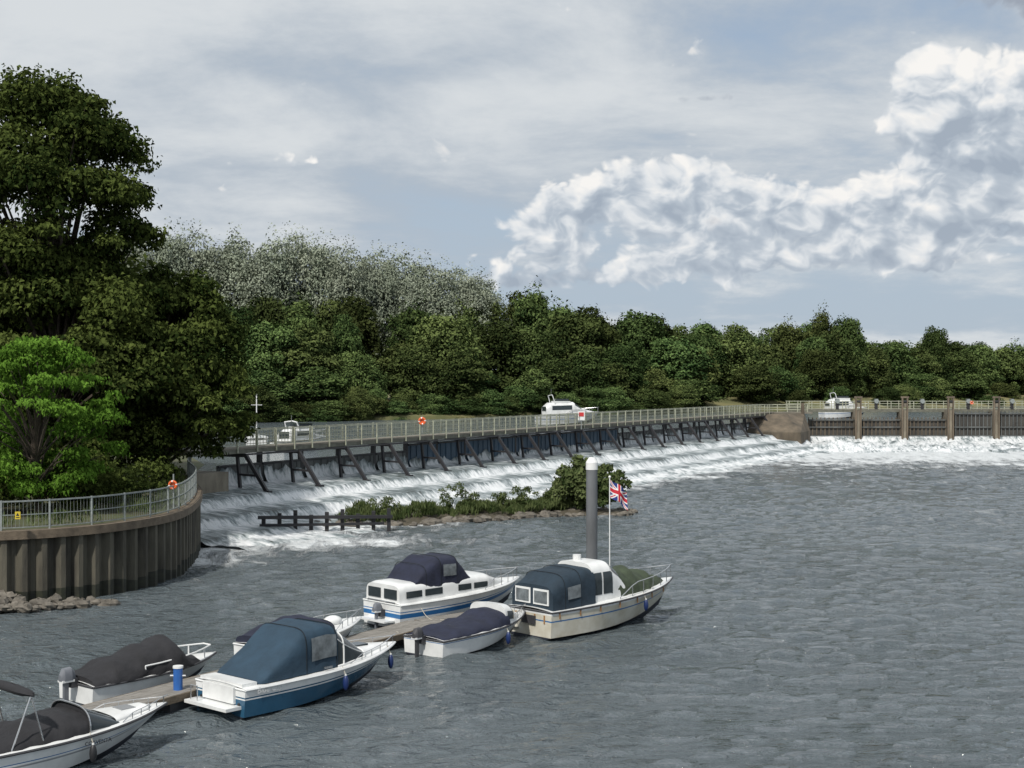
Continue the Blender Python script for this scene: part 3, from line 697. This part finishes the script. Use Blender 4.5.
e=empty('timber_fender_rail'); mb=MB()
for i in range(9):
    x=-14.9+i*.92; y=85.3+i*.22; mb.box((x,y,.3),(.22,.22,1.5+.3*((i*7)%3)),navy)
mb.beam((-15.2,85.0,.98),(-7.3,86.9,.85),.14,.2,navy); mb.beam((-15.1,85.05,.5),(-7.8,86.8,.45),.12,.16,navy); mb.finish('posts_and_rails',e)

# ---------------------------------------------------------------- boats
gel=mat('gelcoat_white',(0.74,0.75,0.74),0.25,var=.18,scale=1.6)
cream=mat('gelcoat_cream',(0.68,0.66,0.58),0.35,col2=(0.48,0.44,0.34),scale=1.6)
antif=mat('antifoul_dark',(0.03,0.035,0.05),.6)
blueh=mat('hull_blue',(0.025,0.095,0.17),.2,var=.15)
blues=mat('stripe_blue',(0.03,0.14,0.34),.3,var=.1)
greys=mat('stripe_grey',(0.28,0.29,0.30),.3,var=.1)
rust=mat('rust_stain',(0.32,0.17,0.07),.8,var=.3)
cnavy=mat('canvas_navy',(0.014,0.018,0.040),.85,var=.35,scale=2.5,bump=.8,bscale=4)
cblack=mat('canvas_black',(0.018,0.018,0.021),.85,var=.35,scale=2.5,bump=.8,bscale=4)
cteal=mat('canvas_blue',(0.020,0.048,0.078),.85,var=.25,scale=2,bump=.6,bscale=4)
cgreen=mat('canvas_green',(0.045,0.062,0.035),.85,var=.35,scale=3,bump=1.0,bscale=3)
cpet=mat('canvas_petrol',(0.015,0.031,0.048),.85,var=.25,scale=2.5,bump=.7,bscale=4)
seam=mat('canvas_seam',(0.006,0.010,0.014),.8)
glass=mat('window_glass',(0.035,0.045,0.05),.06,var=.3)
vinyl=mat('clear_vinyl',(0.17,0.19,0.20),.12,var=.6,scale=3)
chrome=mat('stainless',(0.6,0.6,0.6),.25,metal=.9,var=.1)
obgrey=mat('outboard_grey',(0.16,0.17,0.19),.35); rubber=mat('rub_rail',(0.05,0.05,0.055),.6)
fend=mat('fender_navy',(0.012,0.03,0.12),.4); rope=mat('rope',(0.45,0.42,0.35),.9)
class Hull:
    def __init__(s,L,Bm,fs,fb,draft=.3,rake=.9,full=2.3): s.L=L;s.B=Bm;s.fs=fs;s.fb=fb;s.dr=draft;s.rake=rake;s.full=full
    def sheer(s,t): 
        w=s.B/2*(.9+.1*min(t/.4,1))*(1-max(0,(t-.38)/.62)**s.full); return w,s.fs+(s.fb-s.fs)*t**1.7
    def pt(s,t,f):
        w,zs=s.sheer(t); wc=.86*s.B/2*(1-max(0,(t-.25)/.75)**1.8); zc=.05+.5*s.fb*t**3.2; zk=-s.dr+(.3*s.fb+s.dr)*max(0,(t-.6)/.4)**2.2
        if f<0: y=wc*(1+f); z=zk+(zc-zk)*(1+f); h=.3*(1+f)
        else: y=wc+(w-wc)*f**.85; z=zc+(zs-zc)*f; h=.3+.7*f
        return (t*(s.L-s.rake*(1-h)),y,z)
    def build(s,par,bands,deck=gel,rub=rubber,bottom=antif):
        mb=MB(); n=30; T=[1-(1-i/n)**1.25 for i in range(n+1)]
        rows=[-1,-.5]+[b[0] for b in bands]+[1.0]; ms=[bottom,bottom]+[b[1] for b in bands]
        for r in range(len(rows)-1):
            f0,f1=rows[r],rows[r+1]
            for sg in (1,-1):
                P=[(s.pt(t,f0),s.pt(t,f1)) for t in T]; vs=[]
                for a,b in P: vs+=[(a[0],sg*a[1],a[2]),(b[0],sg*b[1],b[2])]
                fs=[(2*i,2*i+2,2*i+3,2*i+1)[::(-1 if sg>0 else 1)] for i in range(n)]; mb.add(vs,fs,ms[r])
            a=s.pt(0,f0);b=s.pt(0,f1); mb.add([(0,a[1],a[2]),(0,-a[1],a[2]),(0,-b[1],b[2]),(0,b[1],b[2])],[(0,1,2,3)],ms[r])
        vs=[]
        for t in T:
            w,z=s.sheer(t)
            for k_ in range(7): q=-1+2*k_/6; vs.append((t*s.L,q*w,z+.07*(1-q*q)*min(1,w)))
        mb.add(vs,[(i*7+k_,(i+1)*7+k_,(i+1)*7+k_+1,i*7+k_+1) for i in range(n) for k_ in range(6)],deck)
        mb.finish('hull',par,smooth=True)
        mb=MB()
        for sg in (1,-1):
            pts=[(t*s.L,sg*(s.sheer(t)[0]+.012),s.sheer(t)[1]-.03) for t in T]; mb.poly(pts,.032,rub,6)
        a=s.sheer(0); mb.cyl((0,-a[0],a[1]-.03),(0,a[0],a[1]-.03),.032,rub,n=6); mb.finish('rub_rail',par,smooth=True)
class Arch:
    def __init__(s,keys): s.k=np.array(keys,float)
    def pt(s,u,a,off=0.0):
        w,b,h,p=[float(np.interp(u,s.k[:,0],s.k[:,c])) for c in (1,2,3,4)]
        ca,sa=math.cos(a),math.sin(a); y=(w+off)*math.copysign(abs(ca)**p,ca); z=b+(h+off)*abs(sa)**p; return (u,y,z)
    def surf(s,mb,u0,u1,a0,a1,mt,off=0,nu=28,na=24,sag=0.0):
        us=sorted(set([u0+(u1-u0)*i/nu for i in range(nu+1)]+[x for x in s.k[:,0] if u0<x<u1])); n=len(us)
        vs=[]
        for i in us:
            for j in range(na+1):
                a=a0+(a1-a0)*j/na
                p=list(s.pt(i,a,off)); 
                if sag:
                    w=max(0,math.sin(a)); p[2]-=sag*(abs(math.sin(i*3.3))+.6*noise.noise(Vector((i*2.5,p[1]*2.5,sag*50))))*w
                    p[1]+=sag*.8*noise.noise(Vector((i*3,p[2]*3,7)))*(1-w*.5)
                vs.append(p)
        mb.add(vs,[(i*(na+1)+j,i*(na+1)+j+1,(i+1)*(na+1)+j+1,(i+1)*(na+1)+j)[::-1] for i in range(n-1) for j in range(na)],mt)
    def cap(s,mb,u,mt,du=0,na=20,back=True):
        vs=[s.pt(u,math.pi*j/na) for j in range(na+1)]; vs=[(x+du,y,z) for x,y,z in vs]; f=tuple(range(na+1)); mb.add(vs,[f if back else f[::-1]],mt)
    def seams(s,mb,us,mt=None,r=.012):
        for u in us: mb.poly([s.pt(u,math.pi*j/24,.004) for j in range(25)],r,mt or seam,5)
PI=math.pi
def rails(par,H,t0,t1,h,inset=.08,n=10,r=.012):
    mb=MB()
    for sg in (1,-1):
        pts=[]
        for i in range(n+1):
            t=t0+(t1-t0)*i/n; w,z=H.sheer(t); hh=h*min(1,.15+ i/(n*.25)) ; pts.append((t*H.L,sg*max(0,w-inset),z+hh))
            if i%2==0: mb.cyl((t*H.L,sg*max(0,w-inset),z),(t*H.L,sg*max(0,w-inset),z+hh),r,chrome,n=6)
        mb.poly(pts,r,chrome,6)
    w,z=H.sheer(t1); mb.poly([(t1*H.L,(w-inset),z+h),(t1*H.L+.12,0,z+h+.03),(t1*H.L,-(w-inset),z+h)],r,chrome,6)
    mb.finish('guard_rail',par,smooth=True)
def fenders(par,H,ts,side=-1,mt=None):
    mb=MB()
    for t in ts:
        w,z=H.sheer(t); x=t*H.L; y=side*(w+.10)
        mb.cyl((x,side*(w-.05),z+.05),(x,y,z-.2),.012,rope,n=5)
        mb.blob((x,y,z-.42),(.09,.09,.22),mt or fend,10,8); mb.cyl((x,y,z-.22),(x,y,z-.17),.03,white,n=6)
    mb.finish('fenders',par,smooth=True)
def outboard(par,x=-.25,y=0,z=.55,mt=obgrey,s=1.0):
    mb=MB(); K=Arch([(x-.22*s,.08*s,z,.18*s,.8),(x-.12*s,.15*s,z,.36*s,.75),(x+.12*s,.15*s,z,.38*s,.75),(x+.25*s,.10*s,z,.24*s,.8)])
    K.surf(mb,x-.22*s,x+.25*s,0,PI,mt); K.cap(mb,x-.22*s,mt); K.cap(mb,x+.25*s,mt,back=False)
    mb.v=[(a,b+y,c) for a,b,c in mb.v]
    mb.box((x,y,z-.02),(.40*s,.28*s,.06),white); mb.box((x-.02,y,z-.45),(.15*s,.10*s,.85),mt); mb.box((x+.2,y,z-.1),(.2,.24,.26),rubber); mb.box((x-.1,y,z-.75),(.4,.03,.03),mt)
    mb.finish('outboard_motor',par,smooth=True)
def text(par,s_,x,y,z,size,mt,rot=(R(90),0,0),sh=.0):
    c=bpy.data.curves.new('lettering','FONT'); c.body=s_; c.size=size; c.extrude=.003; c.shear=sh; c.materials.append(mt); o=bpy.data.objects.new('lettering',c); COL.objects.link(o); o.parent=par; o.location=(x,y,z); o.rotation_euler=rot
def boat(name,x,y,deg): return empty(name,(x,y,0),R(deg))

# --- blue cuddy sports boat
b=boat('blue_motorboat',-8.05,39.2,48); H=Hull(6.6,2.5,.82,1.10,.25,1.0)
H.build(b,[(0,blueh),(.60,gel),(.65,blueh),(.70,gel)],rub=gel)
C=Arch([(.55,.95,.85,.10,.6),(.75,1.06,.86,.22,.45),(2.15,1.08,.90,1.26,.36),(2.9,1.08,.92,1.30,.34),(3.35,1.06,.94,1.20,.34)])
mb=MB(); C.surf(mb,.55,3.35,0,PI,cteal,sag=.03); C.cap(mb,.55,cteal); C.cap(mb,3.35,cteal,back=False); C.seams(mb,(2.18,3.3)); mb.finish('canopy',b,smooth=True)
mb=MB(); C.surf(mb,2.35,3.28,.02,.46,vinyl,.03,8,8); C.surf(mb,2.35,3.28,PI-.46,PI-.02,vinyl,.03,8,8); mb.finish('canopy_side_windows',b,smooth=True)
W=Arch([(3.35,1.05,.94,1.14,.36),(3.6,1.03,.96,.92,.42),(4.6,.80,1.0,.24,.6)])
mb=MB(); W.surf(mb,3.35,4.6,0,PI,glass); mb.finish('windscreen',b,smooth=True)
mb=MB()
for a_ in (.35,1.1,PI/2,PI-1.1,PI-.35): mb.poly([W.pt(3.35+1.25*i/10,a_,.012) for i in range(11)],.018,white,5)
mb.poly([W.pt(3.6,PI*i/20,.012) for i in range(21)],.025,white,5); mb.poly([W.pt(4.59,PI*i/20,.01) for i in range(21)],.03,white,5)
for sg in (0,PI): mb.poly([W.pt(3.35+1.25*i/10,sg,.015) for i in range(11)],.035,white,5)
mb.finish('windscreen_frame',b,smooth=True)
F=Arch([(3.4,1.0,.90,.12,.6),(4.4,.84,.98,.24,.6),(5.4,.44,1.03,.16,.7),(6.2,.12,1.08,.05,.7)]); mb=MB(); F.surf(mb,3.4,6.2,0,PI,gel); mb.box((5.05,0,1.22),(.45,.45,.05),glass); mb.finish('foredeck',b,smooth=True)
mb=MB(); mb.box((-.24,0,.30),(.55,1.9,.09),gel); mb.box((.28,0,.88),(.5,1.9,.10),gel); mb.box((.1,0,.60),(.36,1.4,.45),gel)
mb.box((-.012,.72,.55),(.03,.12,.3),rubber); mb.cyl((-.4,.5,.35),(-.4,.5,.75),.015,chrome); mb.cyl((-.4,.8,.35),(-.4,.8,.75),.015,chrome); mb.cyl((-.4,.5,.75),(-.4,.8,.75),.015,chrome); mb.finish('swim_platform',b)
mb=MB()
for sg in (-1,1): mb.cyl((0.1,sg*.85,.35),(-.02,sg*.85,.36),.06,black,n=10); mb.box((2.9,sg*1.17,1.0),(.3,.03,.06),chrome)
mb.finish('fittings',b)
rails(b,H,.58,.985,.2); fenders(b,H,(.52,.90)); text(b,'Blue Cap',.35,-1.18,.66,.24,gel,sh=.25)

# --- cream cabin cruiser with petrol canopy and green tarpaulin
b=boat('cabin_cruiser',.62,51.1,42); H=Hull(7.7,2.6,.98,1.42,.3,.8,2.6)
H.build(b,[(0,cream),(.60,blues),(.65,cream),(.86,gel)],rub=rubber)
C=Arch([(.15,1.08,1.0,.85,.42),(.75,1.1,1.0,1.24,.42),(1.6,1.1,1.03,1.34,.42),(2.3,1.08,1.04,1.34,.42)])
mb=MB(); C.surf(mb,.15,2.3,0,PI,cpet,sag=.04); C.cap(mb,.15,cpet); C.cap(mb,2.3,cpet,back=False); C.seams(mb,(.75,1.55)); mb.finish('canopy',b,smooth=True)
mb=MB()
for yy in (-.48,.48): mb.box((.13,yy,1.44),(.03,.80,.56),white); mb.box((.11,yy,1.44),(.03,.66,.42),vinyl)
C.surf(mb,.85,1.5,PI-.30,PI-.04,vinyl,.03,8,8); C.surf(mb,.85,1.5,.04,.30,vinyl,.03,8,8); mb.finish('canopy_windows',b)
K=Arch([(2.25,1.0,1.05,1.44,.40),(3.2,.98,1.08,1.42,.40),(3.75,.93,1.08,1.05,.5),(4.1,.92,1.1,.6,.5)])
mb=MB(); K.surf(mb,2.25,4.1,0,PI,gel); K.cap(mb,2.25,gel); mb.finish('wheelhouse',b,smooth=True)
mb=MB()
for a,c in ((2.32,2.72),(2.8,3.3)): K.surf(mb,a,c,.015,.5,glass,.012,6,8); K.surf(mb,a,c,PI-.5,PI-.015,glass,.012,6,8)
K.surf(mb,3.3,3.9,.6,PI-.6,glass,.012,6,12); mb.cyl((2.7,.3,2.45),(2.7,.3,2.68),.16,gel,n=12); mb.finish('wheelhouse_windows',b)
G=Arch([(3.5,.92,1.1,1.05,.75),(4.1,.98,1.1,1.12,.9),(5.0,.92,1.15,.95,1.05),(6.1,.62,1.25,.62,1.15),(6.8,.35,1.3,.2,1.0)])
mb=MB(); G.surf(mb,3.6,6.8,0,PI,cgreen,sag=.16,nu=36); G.cap(mb,6.8,cgreen,back=False); mb.finish('tarpaulin',b,smooth=True)
rails(b,H,.45,.985,.5,n=12,r=.016); fenders(b,H,(.62,))
mb=MB()
for i in range(7): t=.05+i*.13; p=H.pt(t,.93); mb.box((p[0],-p[1]-.012,p[2]-.1),(.05,.02,.2),rust)
for i in range(4): mb.box((-.012,-.8+i*.5,.68),(.02,.06,.3),rust)
mb.box((-.04,0,.62),(.06,.7,.3),rubber)
for i in range(3): mb.box((-.05,.72,.25+i*.25),(.1,.28,.03),chrome)
mb.finish('stains_and_fittings',b)
def flagcol(x,y):
    if abs(x-1)<.10 or abs(y-.5)<.10: return 'r'
    if abs(x-1)<.17 or abs(y-.5)<.17: return 'w'
    d1=abs(y-x/2)/1.118; d2=abs(y-(1-x/2))/1.118; d=min(d1,d2)
    if d<.035: return 'r'
    if d<.10: return 'w'
    return 'b'
fb_=mat('flag_blue',(0.012,0.03,0.19),.7); fr=mat('flag_red',(0.5,0.015,0.03),.7,var=.1); fw=mat('flag_white',(.75,.75,.75),.7,var=.05)
fe=empty('union_jack_flag',(0,0,0)); fe.parent=b; fe.location=(4.25,.1,0)
mb=MB(); mb.cyl((0,0,1.3),(0,0,5.5),.020,white,n=8); mb.blob((0,0,5.52),.05,white,8,6)
nx,ny=56,28
def fp_(i,j):
    u=i/nx; v=j/ny; w=.12*math.sin(u*8+v*1.5)*u; hx=.72*u; return (hx*.76+w*.5,-hx*.60+w,5.42-v*.66-.50*u**1.2-.03*math.sin(u*9))
cc={'r':fr,'w':fw,'b':fb_}
for i in range(nx):
    for j in range(ny): mb.add([fp_(i,j),fp_(i,j+1),fp_(i+1,j+1),fp_(i+1,j)],[(0,1,2,3)],cc[flagcol((i+.5)/nx*2,1-(j+.5)/ny)])
mb.finish('pole_and_cloth',fe)

# --- white/blue river cruiser
b=boat('river_cruiser',-4.85,52.9,43); H=Hull(7.0,2.5,.95,1.25,.3,.6,2.7)
H.build(b,[(0,gel),(.42,blues),(.60,gel),(.66,blues),(.70,gel)],rub=gel)
C=Arch([(.05,1.0,.95,.66,.35),(.3,1.02,.95,.72,.35),(2.6,1.02,.98,.72,.35),(4.6,.88,1.05,.60,.4),(5.4,.62,1.12,.25,.5),(5.9,.35,1.16,.06,.6)])
mb=MB(); C.surf(mb,.05,5.9,0,PI,gel); C.cap(mb,.05,gel); mb.finish('cabin',b,smooth=True)
mb=MB()
for u0,u1 in ((.35,1.1),(1.25,2.1),(2.9,3.6),(3.75,4.5)):
    for a0,a1 in ((.02,.22),(PI-.22,PI-.02)): C.surf(mb,u0,u1,a0,a1,glass,.014,5,5)
C.surf(mb,4.75,5.3,.9,PI-.9,glass,.012,5,8)
for yy in (-.48,.48): mb.box((.035,yy,1.28),(.03,.74,.36),glass)
mb.finish('windows',b)
K=Arch([(.9,.9,1.6,.08,.5),(1.3,.97,1.45,.80,.40),(2.0,1.0,1.45,1.08,.36),(2.9,.98,1.45,1.05,.36),(3.25,.92,1.45,.76,.45),(3.7,.85,1.5,.15,.6)])
mb=MB(); K.surf(mb,.9,3.7,0,PI,cnavy,sag=.06); K.cap(mb,.9,cnavy); K.cap(mb,3.7,cnavy,back=False); K.seams(mb,(1.35,2.05,2.88))
mb.finish('canopy',b,smooth=True)
mb=MB(); K.surf(mb,2.15,2.8,.04,.4,vinyl,.03,6,6); K.surf(mb,2.15,2.8,PI-.4,PI-.04,vinyl,.03,6,6); mb.finish('canopy_windows',b,smooth=True)
rails(b,H,.6,.985,.38,n=10,r=.014); fenders(b,H,(.1,.5),1)
mb=MB(); mb.box((-.25,0,.32),(.5,1.6,.06),gel); mb.poly([(-.02,-.8,.95),(-.02,-.8,1.0),(-.02,.8,1.0),(-.02,.8,.95)],.02,chrome); mb.finish('bathing_platform',b)
outboard(b,-.3,-.1,.66,obgrey,.8)

# --- small white cuddy with navy cover
b=boat('small_motorboat',-2.95,47.3,49); H=Hull(5.2,2.05,.62,.88,.2,.7)
H.build(b,[(0,gel),(.80,blues),(.84,gel)],rub=rubber)
C=Arch([(.05,.88,.62,.10,.8),(.6,.95,.64,.26,.95),(2.4,.98,.68,.46,1.0),(3.35,.92,.72,.66,.8)])
mb=MB(); C.surf(mb,.05,3.35,0,PI,cnavy,sag=.09); C.cap(mb,.05,cnavy); C.cap(mb,3.35,cnavy,back=False); mb.finish('cockpit_cover',b,smooth=True)
K=Arch([(3.2,.86,.72,.70,.45),(3.6,.82,.74,.64,.5),(4.05,.62,.78,.24,.6),(4.6,.25,.84,.05,.7)]); mb=MB(); K.surf(mb,3.2,4.6,0,PI,gel); K.cap(mb,3.2,gel); mb.finish('cuddy',b,smooth=True)
mb=MB(); K.surf(mb,3.3,3.7,.06,.45,glass,.012,4,5); K.surf(mb,3.3,3.7,PI-.45,PI-.06,glass,.012,4,5); K.surf(mb,3.66,3.95,.7,PI-.7,glass,.012,4,8); mb.finish('cuddy_windows',b)
outboard(b,-.28,0,.68,rubber,.85); rails(b,H,.7,.985,.22); fenders(b,H,(.6,),-1)

# --- white bowrider, black cover, bottom left
b=boat('white_motorboat',-13.0,31.8,45); H=Hull(6.0,2.35,.78,1.04,.22,1.0)
H.build(b,[(0,gel),(.50,greys),(.56,gel),(.62,blues),(.65,gel)],rub=rubber)
C=Arch([(.3,.95,.74,.12,.8),(.9,1.02,.76,.34,.9),(2.4,1.04,.8,.50,.95),(3.4,.98,.84,.55,.7)])
mb=MB(); C.surf(mb,.3,3.4,0,PI,cblack,sag=.11); C.cap(mb,.3,cblack); C.cap(mb,3.4,cblack,back=False); mb.finish('cockpit_cover',b,smooth=True)
W=Arch([(3.35,.98,.86,.58,.6),(4.25,.78,.9,.10,.7)]); mb=MB(); W.surf(mb,3.35,4.25,0,PI,glass); mb.finish('windscreen',b,smooth=True)
mb=MB(); mb.poly([W.pt(3.36,PI*i/20,.012) for i in range(21)],.022,chrome,5)
for a_ in (.02,1.0,PI-1.0,PI-.02): mb.poly([W.pt(3.35+.9*i/6,a_,.012) for i in range(7)],.02,chrome,5)
mb.finish('windscreen_frame',b,smooth=True)
mb=MB(); V=Arch([(4.2,.7,.95,.12,.7),(5.3,.3,1.02,.10,.7),(5.5,.1,1.04,.02,.9)]); V.surf(mb,4.2,5.5,0,PI,gel); mb.box((4.8,0,1.09),(.4,.45,.04),greys); mb.finish('foredeck',b,smooth=True)
mb=MB()
for sg in (-1,1): mb.cyl((2.2,sg*1.0,.8),(1.9,sg*.95,2.0),.02,chrome); mb.cyl((1.4,sg*1.0,.8),(1.9,sg*.95,2.0),.02,chrome)
mb.blob((1.9,0,2.02),(.15,1.12,.11),cblack,14,8,.06); mb.finish('folded_bimini',b,smooth=True)
rails(b,H,.72,.985,.16); fenders(b,H,(.55,),-1,black); text(b,'CORVENTA',3.1,-1.20,.66,.13,black)

# --- black covered boat with white rail
b=boat('covered_motorboat',-12.4,40.4,49); H=Hull(4.9,1.95,.6,.78,.2,.6)
H.build(b,[(0,gel)],rub=rubber)
C=Arch([(.05,.85,.6,.2,.8),(.8,.95,.6,.55,1.0),(2.6,.97,.62,.98,1.05),(3.0,.95,.63,.95,.9),(3.4,.82,.66,.50,.9),(3.9,.6,.68,.12,.9)])
mb=MB(); C.surf(mb,.05,3.9,0,PI,cblack,sag=.14); C.cap(mb,.05,cblack); mb.finish('cockpit_cover',b,smooth=True)
outboard(b,-.3,0,.72,obgrey,.95); mb=MB()
for sg in (-1,1):
    for t in (.35,.6,.85): w,z=H.sheer(t); mb.cyl((t*4.9,sg*(w-.06),z),(t*4.9,sg*(w-.06),z+.3),.022,white)
    mb.poly([(t*4.9,sg*(H.sheer(t)[0]-.06),H.sheer(t)[1]+.3) for t in (.35,.45,.6,.75,.85,.93)],.025,white)
w,z=H.sheer(.93); mb.cyl((.93*4.9,-(w-.06),z+.3),(.93*4.9,(w-.06),z+.3),.025,white); mb.finish('white_rail',b,smooth=True)
# --- boat behind the blue one
b=boat('covered_motorboat',-8.35,45.6,53); H=Hull(5.1,1.9,.68,.95,.2,.7); H.build(b,[(0,gel)],rub=gel)
C=Arch([(.1,.85,.7,.25,.6),(.6,.9,.7,.45,.6),(2.2,.9,.72,.72,.6),(3.0,.8,.8,.35,.7)]); mb=MB(); C.surf(mb,.1,3.0,0,PI,cnavy,sag=.09); C.cap(mb,.1,cnavy); C.cap(mb,3.0,cnavy,back=False); mb.finish('canopy',b,smooth=True)
rails(b,H,.6,.98,.25); mb=MB(); mb.blob((3.7,0,.98),(.35,.3,.18),gel,12,8); mb.finish('hatch',b,smooth=True)

# ---------------------------------------------------------------- pontoon, pile
plank=mat('pontoon_planks',(0.27,0.255,0.23),.9,col2=(0.14,0.13,0.115),scale=3,stretch=(.5,4,1),bump=.3)
bluepost=mat('bollard_blue',(0.03,0.13,0.42),.4)
def pontoon(p0,p1,w,name):
    p0=Vector((*p0,0));p1=Vector((*p1,0)); d=p1-p0; L_=d.length; e=empty(name,p0,math.atan2(d.y,d.x)); mb=MB()
    x=0
    while x<L_: mb.box((x+.07,0,.46+random.uniform(-.004,.004)),(.128,w,.05),plank); x+=.145
    for sg in (-1,1): mb.box((L_/2,sg*(w/2+.03),.38),(L_,.06,.2),timber)
    x=.8
    while x<L_-.5: mb.box((x,0,.1),(1.3,w*.9,.5),rubber); x+=3
    mb.finish('deck',e); return e
pontoon((-14.5,31.6),(-3.2,51.2),1.25,'mooring_pontoon')
pontoon((-3.1,51.3),(4.3,58.4),1.2,'mooring_pontoon')
def bollard(x,y):
    e=empty('mooring_bollard',(x,y,.48)); mb=MB(); mb.cyl((0,0,0),(0,0,.62),.13,bluepost,n=14); mb.cyl((0,0,.62),(0,0,.68),.145,white,n=14); mb.cyl((-.22,0,.4),(.22,0,.4),.03,chrome); mb.finish('post',e,smooth=True)
bollard(-9.4,40.0)
pl=mat('pile_grey',(0.17,0.18,0.19),.7,col2=(0.09,0.095,0.10),scale=1.5,stretch=(1,1,.3))
e=empty('mooring_pile',(3.25,57.9,0)); mb=MB(); mb.cyl((0,0,-2),(0,0,5.55),.23,pl,n=24); mb.cyl((0,0,-.1),(0,0,.45),.236,algae,n=24); mb.cyl((0,0,5.55),(0,0,5.85),.245,white,n=24); mb.cyl((0,0,5.85),(0,0,6.05),.245,white,.12,n=24); mb.finish('post',e,smooth=True)
mb=MB()
def rp(a,b,sag=.15):
    a=Vector(a);b=Vector(b); pts=[a.lerp(b,i/8)-Vector((0,0,sag*4*(i/8)*(1-i/8))) for i in range(9)]; mb.poly(pts,.014,rope,5)
rp((-7.0,40.8,.85),(-8.4,40.9,.55)); rp((-4.0,44.0,1.1),(-6.2,45.4,.5)); rp((-9.0,35.4,.95),(-11.6,36.8,.5)); rp((-2.9,47.9,.65),(-4.0,49.2,.5)); rp((-.0,51.0,.9),(-2.6,51.6,.5)); rp((1.0,52.6,1.0),(.4,54.2,.5)); rp((-3.5,53.0,.95),(-2.9,51.6,.5)); rp((6.2,56.2,1.4),(3.6,57.7,.9))
mb.finish('mooring_ropes')

# ---------------------------------------------------------------- upstream boats
def moored(x,y,deg,L_=8.5,s=1.0,name='moored_cruiser'):
    b=empty(name,(x,y,UP_Z),R(deg)); H=Hull(L_,3.0*s,1.3*s,1.8*s,.3,.9); H.build(b,[(0,gel),(.5,blues),(.56,gel)],rub=rubber)
    C=Arch([(1.0,1.25*s,1.35*s,1.2*s,.4),(1.6,1.3*s,1.35*s,1.7*s,.4),(L_*.55,1.25*s,1.4*s,1.75*s,.4),(L_*.7,1.0*s,1.5*s,.75*s,.5),(L_*.9,.5,1.7*s,.1,.6)]); mb=MB(); C.surf(mb,1.0,L_*.9,0,PI,gel); C.cap(mb,1.0,gel)
    mb.finish('cabin',b,smooth=True); mb=MB()
    C.surf(mb,1.8,L_*.52,.10,.50,glass,.015,5,5); C.surf(mb,1.8,L_*.52,PI-.50,PI-.10,glass,.015,5,5); C.surf(mb,L_*.57,L_*.68,.6,PI-.6,glass,.015,5,9); mb.box((.98,0,2.2*s),(.04,1.8*s,.6),glass); mb.finish('windows',b)
    mb=MB()
    for sg in (-1,1): mb.poly([(2.2,sg*1.2*s,3.0*s),(1.9,sg*1.1*s,4.0*s),(2.1,0,4.15*s)],.06,gel)
    mb.cyl((2.0,0,4.1*s),(2.0,0,5.0*s),.02,chrome); mb.box((3.4,0,3.35*s),(1.8,1.7*s,.5),glass); mb.box((3.4,0,3.15*s),(2.2,2.0*s,.25),gel); mb.finish('radar_arch_and_flybridge',b); rails(b,H,.4,.98,.6,r=.03)
moored(3.5,197,15,9.0,1.0); moored(50.5,232,10,8,1.0); moored(-20.5,124,60,7,.62)
b=empty('sailing_boat',(-23.0,128,UP_Z),R(100)); H=Hull(6,2.1,.9,1.1,.3,.8); H.build(b,[(0,gel)]); mb=MB(); mb.cyl((3.2,0,.9),(3.2,0,4.9),.05,white); mb.cyl((3.2,-.5,3.9),(3.2,.5,3.9),.025,white); mb.cyl((3.2,0,1.7),(.4,0,1.8),.08,cteal); mb.finish('mast_and_boom',b)

scene.view_settings.view_transform='Standard'; scene.view_settings.look='None'; scene.view_settings.exposure=0; scene.view_settings.gamma=1
